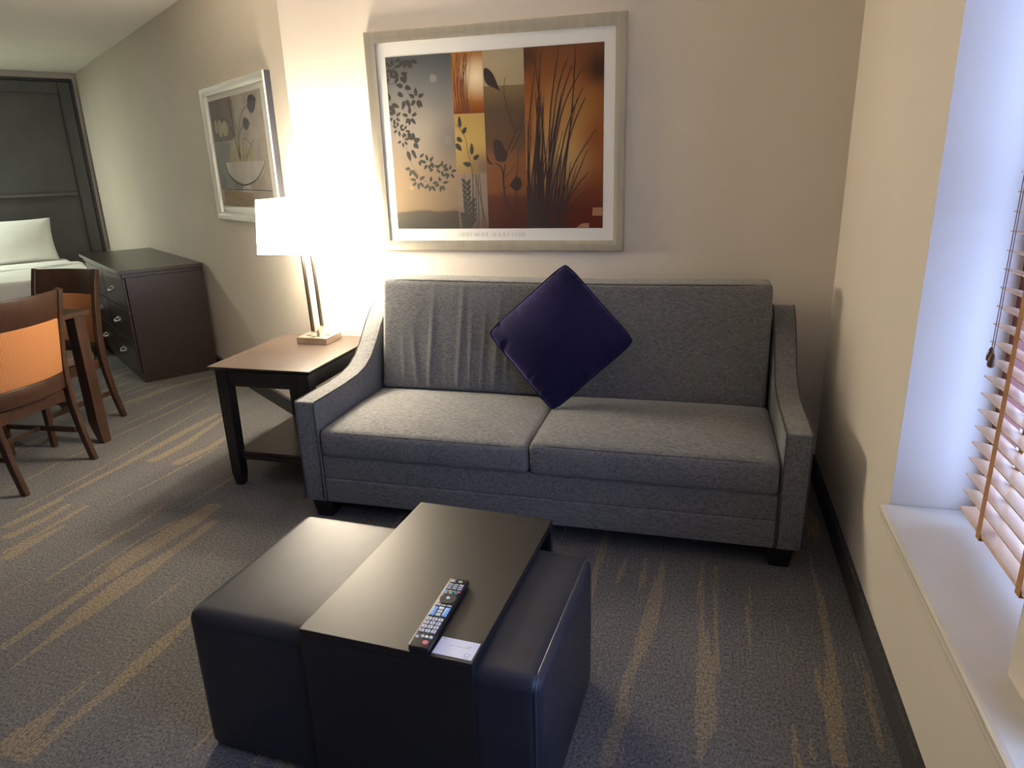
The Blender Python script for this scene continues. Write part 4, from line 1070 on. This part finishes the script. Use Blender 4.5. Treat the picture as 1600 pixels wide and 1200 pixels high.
def ell(i, u, v, a, b, n=18, a0=0, a1=360):
    i.poly([(U(u + a * math.cos(R(a0 + (a1 - a0) * k / n))), V(v + b * math.sin(R(a0 + (a1 - a0) * k / n)))) for k in range(n + (0 if a1 - a0 == 360 else 1))])
def fruits(i):
    for u, v, a, b in ((0.36, 0.47, 0.07, 0.09), (0.46, 0.52, 0.08, 0.13), (0.58, 0.47, 0.08, 0.09), (0.70, 0.46, 0.06, 0.08), (0.18, 0.74, 0.05, 0.08), (0.28, 0.73, 0.06, 0.07), (0.10, 0.76, 0.03, 0.07)): ell(i, u, v, a, b)
pk('printed_fruit', 'a_pear', fruits)
pk('printed_bowl', 'a_bowl', lambda i: (ell(i, 0.56, 0.42, 0.38, 0.20, 20, 180, 360), i.poly([(U(0.50), V(0.22)), (U(0.62), V(0.22)), (U(0.66), V(0.14)), (U(0.46), V(0.14))])))
def lines2(i):
    i.stem([(U(0.50), V(0.43)), (U(0.52), V(0.62)), (U(0.62), V(0.82)), (U(0.78), V(0.90))], 0.007, 0.004)
    i.stem([(U(0.50), V(0.43)), (U(0.55), V(0.66)), (U(0.66), V(0.73))], 0.006, 0.004); i.stem([(U(0.56), V(0.44)), (U(0.62), V(0.62)), (U(0.74), V(0.56))], 0.005, 0.003)
    i.stem([(U(0.50), V(0.43)), (U(0.44), V(0.66)), (U(0.36), V(0.80)), (U(0.20), V(0.82))], 0.007, 0.003); i.stem([(U(0.62), V(0.44)), (U(0.72), V(0.54)), (U(0.80), V(0.60))], 0.005, 0.003)
    i.stem([(U(0.18), V(0.42)), (U(0.24), V(0.30)), (U(0.40), V(0.22)), (U(0.56), V(0.21)), (U(0.76), V(0.26)), (U(0.90), V(0.36)), (U(0.94), V(0.42))], 0.012, 0.006)
    for k in range(13): i.stem([(U(0.09 + k * 0.043), V(0.002)), (U(0.085 + k * 0.043), V(0.14))], 0.005, 0.004)
    i.stem([(U(0.12), V(0.16)), (U(0.5), V(0.165)), (U(1), V(0.16))], 0.004, 0.004)
    i.stem([(U(0.42), V(0.96)), (U(0.46), V(0.70)), (U(0.5), V(0.45))], 0.006, 0.005); i.stem([(U(0.47), V(0.97)), (U(0.50), V(0.72)), (U(0.52), V(0.45))], 0.005, 0.005)
pk('printed_lines', 'a_line', lines2)
pk('printed_leaves', 'a_slate', lambda i: (i.leaf(U(0.76), V(0.87), 0.15, 0.095, 165), i.leaf(U(0.64), V(0.74), 0.115, 0.070, 178)))
obj('glass_sheet', MB().box(QS0 + 0.042, QS1 - 0.042, 0.0165, 0.018, QZ0 + 0.042, QZ1 - 0.042), MT['glass'], p2)

# ------------------------------------------------------------------ dresser on the long wall
dr = thing('dresser', 'dark wood dresser with six drawers and metal pulls by the wall', 'dresser', E0 + Vector((math.cos(TH), math.sin(TH), 0)) * 2.74, TH)
DL, DD = 0.765, 0.575                      # half length, depth; x along the wall, y out into the room
y0d = 0.022
obj('carcass', MB().box(-DL, DL, y0d, DD - 0.02, 0.0, 0.822), MT['espresso'], dr, bevel=0.002)
obj('top_board', MB().box(-DL - 0.045, DL + 0.045, y0d, DD + 0.028, 0.8225, 0.850), MT['espresso'], dr, bevel=0.003)
obj('moulding', MB().box(-DL - 0.005, DL + 0.005, y0d + 0.002, DD + 0.006, 0.792, 0.822), MT['espresso'], dr, bevel=0.004)
pull = MB()
for k in range(9):
    a = R(180 * k / 8)
pull.tube([(-0.052, 0, 0), (-0.046, 0.016, -0.004), (-0.025, 0.024, -0.010), (0, 0.026, -0.012), (0.025, 0.024, -0.010), (0.046, 0.016, -0.004), (0.052, 0, 0)], 0.0055, 8)
pull_me = pull.mesh('pull', smooth=True); pull_me.materials.append(MT['chrome'])
plate_me = MB().box(-0.056, 0.056, 0, 0.002, -0.016, 0.012).mesh('pull_plate', 0.0008, 1); plate_me.materials.append(MT['chrome'])
for r in range(3):
    for c in range(2):
        x0 = -DL + 0.018 + c * (DL - 0.012); x1 = x0 + DL - 0.026
        zz0 = 0.075 + r * 0.240; zz1 = zz0 + 0.232
        dw = obj('drawer', MB().box(x0, x1, DD - 0.0195, DD, zz0, zz1), MT['espresso'], dr, bevel=0.003)
        cxp = -0.35 if c == 0 else 0.35
        for me, nm in ((pull_me, 'pull'), (plate_me, 'pull_plate')):
            o = bpy.data.objects.new(nm, me); COL.objects.link(o); o.parent = dw; o.location = (cxp, DD, (zz0 + zz1) / 2 + 0.005); o.scale = (1.15, 1.25, 1.25)

# ------------------------------------------------------------------ bed, headboard and pillows (x along the long wall, y out from it)
BS0, BS1, BD0, BD1 = 3.66, 5.585, 0.455, 2.45
hbd = thing('headboard', 'tall charcoal headboard panel with dark frame behind the bed', 'headboard', E0, TH)
H0, H1, HZ = 0.045, 2.95, 2.505
sb_, sf_ = S_END - 0.002, S_END - 0.075
obj('panel', MB().box(sf_ + 0.035, sb_, H0 + 0.02, H1 - 0.02, 0.0, HZ - 0.02), MT['headboard'], hbd)
fmb = MB()
for (a, b_) in ((H0 + 0.03, H0 + 0.145), (H1 - 0.145, H1 - 0.03)):
    obj('frame_stile', MB().box(sf_ + 0.012, sb_ - 0.002, a, b_, 0, HZ - 0.03), MT['headframe'], hbd, bevel=0.006)
    obj('frame_bead', MB().box(sf_ + 0.004, sb_ - 0.003, a + (0.112 if a < 1 else -0.010), b_ + (0.010 if a < 1 else -0.112), 0, HZ - 0.14), MT['espresso_dark'], hbd, bevel=0.004)
obj('frame_rail', MB().box(sf_ + 0.012, sb_ - 0.002, H0 + 0.145, H1 - 0.145, HZ - 0.145, HZ - 0.03), MT['headframe'], hbd, bevel=0.006)
for (a, b_) in ((H0, H0 + 0.03), (H1 - 0.03, H1)):
    obj('frame_edge', MB().box(sf_, sb_, a, b_, 0, HZ), MT['espresso_dark'], hbd, bevel=0.003)
obj('frame_edge', MB().box(sf_, sb_, H0 + 0.03, H1 - 0.03, HZ - 0.03, HZ), MT['espresso_dark'], hbd, bevel=0.003)
obj('ledge', MB().box(sf_ + 0.010, sb_ - 0.004, H0 + 0.158, H1 - 0.158, 1.300, 1.335), MT['headframe'], hbd, bevel=0.006)

bed = thing('bed', 'white-sheeted bed standing against the tall headboard', 'bed', E0, TH)
obj('bed_base', MB().box(BS0 + 0.03, BS1, BD0 + 0.03, BD1 - 0.03, 0.0, 0.33), MT['bedbase'], bed, bevel=0.01)
def mdisp(p, n):
    q = p.copy()
    if n.z > 0.3: q.z += 0.010 * math.sin(p.x * 5) * math.sin(p.y * 4 + 1)
    return q
b = rbox(BS1 - BS0, BD1 - BD0, 0.30, 0.05, (14, 14, 4), 4, mdisp)
obj('mattress', shift(b, ((BS0 + BS1) / 2, (BD0 + BD1) / 2, 0.485)), MT['linen'], bed, smooth=True)
def ddisp(p, n):
    q = p.copy()
    q.z += 0.006 * math.sin(p.x * 17 + p.y * 3) + 0.005 * math.sin(p.y * 13 + p.x * 5)
    return q
b = rbox(1.15, BD1 - BD0 + 0.04, 0.32, 0.045, (14, 20, 4), 4, ddisp)
obj('duvet', shift(b, (BS0 + 0.565, (BD0 + BD1) / 2, 0.494)), MT['linen'], bed, smooth=True)
b = rbox(0.26, BD1 - BD0 + 0.05, 0.335, 0.03, (5, 20, 4), 4, ddisp)
obj('sheet_fold', shift(b, (BS0 + 1.06, (BD0 + BD1) / 2, 0.4995)), MT['linen'], bed, smooth=True)
def bed_pillow(yc, label, seed, lean_):
    mb, loop = pillow_mesh(1.0, 0.22, 26, seed, corner=0.06, pw=0.45)
    mb.v = [(p[0] * 0.76, p[1] * 0.46, p[2]) for p in mb.v]
    t = thing('bed_pillow', label, 'pillow', (0, 0, 0), 0, 'pillows at the head of the bed')
    obj('pillow_case', mb, MT['linen'], t, smooth=True)
    obj('seam', MB().tube([(p[0] * 0.76, p[1] * 0.46, p[2]) for p in loop], 0.004, 5, closed=True), MT['linen'], t, smooth=True)
    # local x -> along the bed's width, local y -> up, local z -> towards the foot
    T = Matrix.Translation(E0) @ Matrix.Rotation(TH, 4, 'Z')
    a = R(lean_)
    X = Vector((0, -1, 0)); Yv = Vector((math.sin(a), 0, math.cos(a))); Z = X.cross(Yv)
    t.matrix_world = T @ Matrix.Translation((5.44, yc, 0.858)) @ Matrix((X, Yv, Z)).transposed().to_4x4()
bed_pillow(0.93, 'white bed pillow leaning on the headboard, nearest the dresser', 21, 14)
bed_pillow(1.72, 'white bed pillow leaning on the headboard, cut by the photo edge', 22, 14)

# ------------------------------------------------------------------ dining table
dt = thing('dining_table', 'dark wood dining table between the two orange chairs', 'table', (-3.84, 2.50, 0))
DX0, DX1, DY0, DY1, DZ = -0.505, 0.505, -0.60, 0.60, 0.785
obj('top_board', MB().box(DX0, DX1, DY0, DY1, DZ - 0.026, DZ), MT['chairwood'], dt, bevel=0.003)
for x in (DX0 + 0.05, DX1 - 0.05):
    for y in (DY0 + 0.06, DY1 - 0.06):
        h = 0.034; sxn = 1 if x < 0 else -1; syn = 1 if y < 0 else -1
        def ring(z, c): return [(x - h + (c if sxn < 0 and 0 else 0), y - h, z), (x + h, y - h, z), (x + h, y + h, z), (x - h, y + h, z)]
        lo = [(x - h * (1 if sxn > 0 else 0.15), y - h * (1 if syn > 0 else 0.6), 0), (x + h * (1 if sxn < 0 else 0.15), y - h * (1 if syn > 0 else 0.6), 0), (x + h * (1 if sxn < 0 else 0.15), y + h * (1 if syn < 0 else 0.6), 0), (x - h * (1 if sxn > 0 else 0.15), y + h * (1 if syn < 0 else 0.6), 0)]
        mb = MB().add(lo + ring(0.13, 0) + ring(DZ - 0.026, 0), [(3, 2, 1, 0), (8, 9, 10, 11)] + [(k * 4 + i, k * 4 + (i + 1) % 4, k * 4 + 4 + (i + 1) % 4, k * 4 + 4 + i) for k in range(2) for i in range(4)])
        obj('leg', mb, MT['chairwood'], dt, bevel=0.002)
obj('apron', MB().box(DX0 + 0.16, DX1 - 0.16, DY0 + 0.2, DY1 - 0.2, DZ - 0.075, DZ - 0.0265), MT['espresso_dark'], dt)

# ------------------------------------------------------------------ dining chairs
MT['orange'] = None
def orange_mat():
    m, nt, bs = newmat('orange_ribbed_fabric')
    w_ = N(nt, 'ShaderNodeTexWave'); w_.wave_type = 'BANDS'; w_.bands_direction = 'X'
    w_.inputs['Scale'].default_value = 42; w_.inputs['Distortion'].default_value = 1.6; w_.inputs['Detail'].default_value = 2; w_.inputs['Detail Scale'].default_value = 3
    nt.links.new(coords(nt), w_.inputs['Vector'])
    nt.links.new(mixcol(nt, w_.outputs['Fac'], (0.36, 0.14, 0.048), (0.56, 0.25, 0.10)), bs.inputs['Base Color'])
    bs.inputs['Roughness'].default_value = 0.9; bs.inputs['Specular IOR Level'].default_value = 0.15
    bump(nt, bs, w_.outputs['Fac'], 0.5, 0.002)
    return m
MT['orange'] = orange_mat()
MT['seat_fabric'] = plain('seat_fabric', (0.10, 0.075, 0.055), 0.9, var=0.2, vscale=(60, 60, 60), bstr=0.3)

def swept(prof, x, w, d):
    """square post following (y, z) points; x is its outer centre"""
    v = []; n = len(prof)
    for i, (y, z) in enumerate(prof):
        a = prof[max(i - 1, 0)]; b_ = prof[min(i + 1, n - 1)]
        t = Vector((b_[0] - a[0], b_[1] - a[1])).normalized(); nn = Vector((t.y, -t.x))
        dd = d[i] / 2 if isinstance(d, list) else d / 2
        v += [(x - w / 2, y - nn.x * dd, z - nn.y * dd), (x + w / 2, y - nn.x * dd, z - nn.y * dd), (x + w / 2, y + nn.x * dd, z + nn.y * dd), (x - w / 2, y + nn.x * dd, z + nn.y * dd)]
    for k in (0, 1, 2, 3): v[k] = (v[k][0], v[k][1], prof[0][1])
    f = [(3, 2, 1, 0), tuple((n - 1) * 4 + k for k in range(4))] + [(k * 4 + i, k * 4 + (i + 1) % 4, k * 4 + 4 + (i + 1) % 4, k * 4 + 4 + i) for k in range(n - 1) for i in range(4)]
    return MB().add(v, f)
CHW = 0.225
def arc_slab(z0, z1, y_of, half, th, bow, n=14, x_in=0.0):
    """curved slab between the posts; bows backwards by bow at the middle"""
    mb = MB(); v = []; hw_ = half - x_in
    for i in range(n + 1):
        u = -1 + 2 * i / n; x = u * hw_; o = bow * (1 - u * u)
        for z, yy in ((z0, y_of(z0)), (z1, y_of(z1))):
            v.append((x, yy + o - th / 2, z)); v.append((x, yy + o + th / 2, z))
    f = []
    for i in range(n):
        a = i * 4; b_ = a + 4
        f += [(a, b_, b_ + 2, a + 2), (a + 1, a + 3, b_ + 3, b_ + 1), (a, a + 1, b_ + 1, b_), (a + 2, b_ + 2, b_ + 3, a + 3)]
    f += [(0, 2, 3, 1), (n * 4, n * 4 + 1, n * 4 + 3, n * 4 + 2)]
    return mb.add(v, f)
POST = [(0.288, 0.0), (0.250, 0.16), (0.224, 0.32), (0.217, 0.45), (0.226, 0.58), (0.247, 0.72), (0.279, 0.86), (0.305, 0.955)]
def post_y(z):
    for a, b_ in zip(POST[:-1], POST[1:]):
        if a[1] <= z <= b_[1]: return a[0] + (b_[0] - a[0]) * (z - a[1]) / (b_[1] - a[1])
    return POST[-1][0]
def make_chair(label, loc, rz):
    t = thing('dining_chair', label, 'chair', loc, rz, 'orange-backed chairs at the dining table')
    for s in (-1, 1):
        obj('back_leg', swept(POST, s * CHW, 0.030, [0.034, 0.036, 0.040, 0.044, 0.042, 0.040, 0.038, 0.034]), MT['chairwood'], t, bevel=0.004, smooth=0.5)
        x = s * 0.205
        obj('front_leg', MB().hexa([(x - 0.014, -0.248, 0), (x + 0.014, -0.248, 0), (x + 0.014, -0.220, 0), (x - 0.014, -0.220, 0), (x - 0.018, -0.250, 0.415), (x + 0.018, -0.250, 0.415), (x + 0.018, -0.214, 0.415), (x - 0.018, -0.214, 0.415)]), MT['chairwood'], t, bevel=0.003)
        obj('side_rail', MB().box(s * 0.208 - 0.011, s * 0.208 + 0.011, -0.213, 0.190, 0.355, 0.415), MT['chairwood'], t, bevel=0.002)
        obj('stretcher', MB().box(s * 0.208 - 0.009, s * 0.208 + 0.009, -0.222, 0.232, 0.165, 0.192), MT['chairwood'], t, bevel=0.002)
    obj('front_rail', MB().box(-0.186, 0.186, -0.243, -0.221, 0.355, 0.415), MT['chairwood'], t, bevel=0.002)
    obj('rear_rail', MB().box(-0.199, 0.199, 0.196, 0.218, 0.350, 0.412), MT['chairwood'], t, bevel=0.002)
    obj('cross_stretcher', MB().box(-0.198, 0.198, -0.010, 0.010, 0.168, 0.190), MT['chairwood'], t, bevel=0.002)
    def sd(p, n):
        q = p.copy()
        if n.z > 0.3: q.z += 0.014 * max(0, 1 - (p.x / 0.22) ** 2) * max(0, 1 - (p.y / 0.21) ** 2)
        return q
    b = rbox(0.43, 0.425, 0.055, 0.018, (10, 10, 2), 4, sd)
    obj('seat', shift(b, (0, -0.036, 0.443)), MT['seat_fabric'], t, smooth=True)
    obj('top_rail', arc_slab(0.806, 0.952, post_y, CHW - 0.0155, 0.024, 0.036), MT['chairwood'], t, bevel=0.004, smooth=0.5)
    obj('lower_rail', arc_slab(0.425, 0.512, post_y, CHW - 0.0155, 0.024, 0.036), MT['chairwood'], t, bevel=0.004, smooth=0.5)
    obj('back_pad', arc_slab(0.513, 0.805, post_y, CHW - 0.0155, 0.030, 0.036, x_in=0.004), MT['orange'], t, bevel=0.006, seg=3, smooth=0.6)
    return t
make_chair('nearer orange-backed wooden chair seen from behind, cut by photo edge', (-3.492, 2.575, 0), R(-86))
make_chair('farther orange-backed wooden chair tucked in beside the dresser', (-3.826, 3.150, 0), R(2))

# ------------------------------------------------------------------ ceiling light added out of the frame to brighten the bed end
def added_ceiling_light(x, y):
    t = thing('added_ceiling_light', 'unseen round ceiling light added to brighten the bed end', 'lamp', (x, y, ZC))
    obj('pan', MB().cyl((0, 0), 0.19, -0.03, -0.0005, 32), MT['nickel'], t, smooth=0.7)
    MT['diffuser'] = emit('lit_diffuser', (1.0, 0.93, 0.78), 4.0)
    obj('diffuser', MB().cyl((0, 0), 0.13, -0.085, -0.0302, 32, r1=0.175), MT['diffuser'], t, smooth=0.7)
    l = bpy.data.lights.new('added_fill_light', 'AREA'); l.shape = 'DISK'; l.size = 0.30; l.energy = ADDED_FILL_W; l.color = (0.92, 1.0, 0.84)
    o = bpy.data.objects.new('added_fill_light', l); COL.objects.link(o); o.parent = t; o.location = (0, 0, -0.09)
added_ceiling_light(-7.9, 4.4)
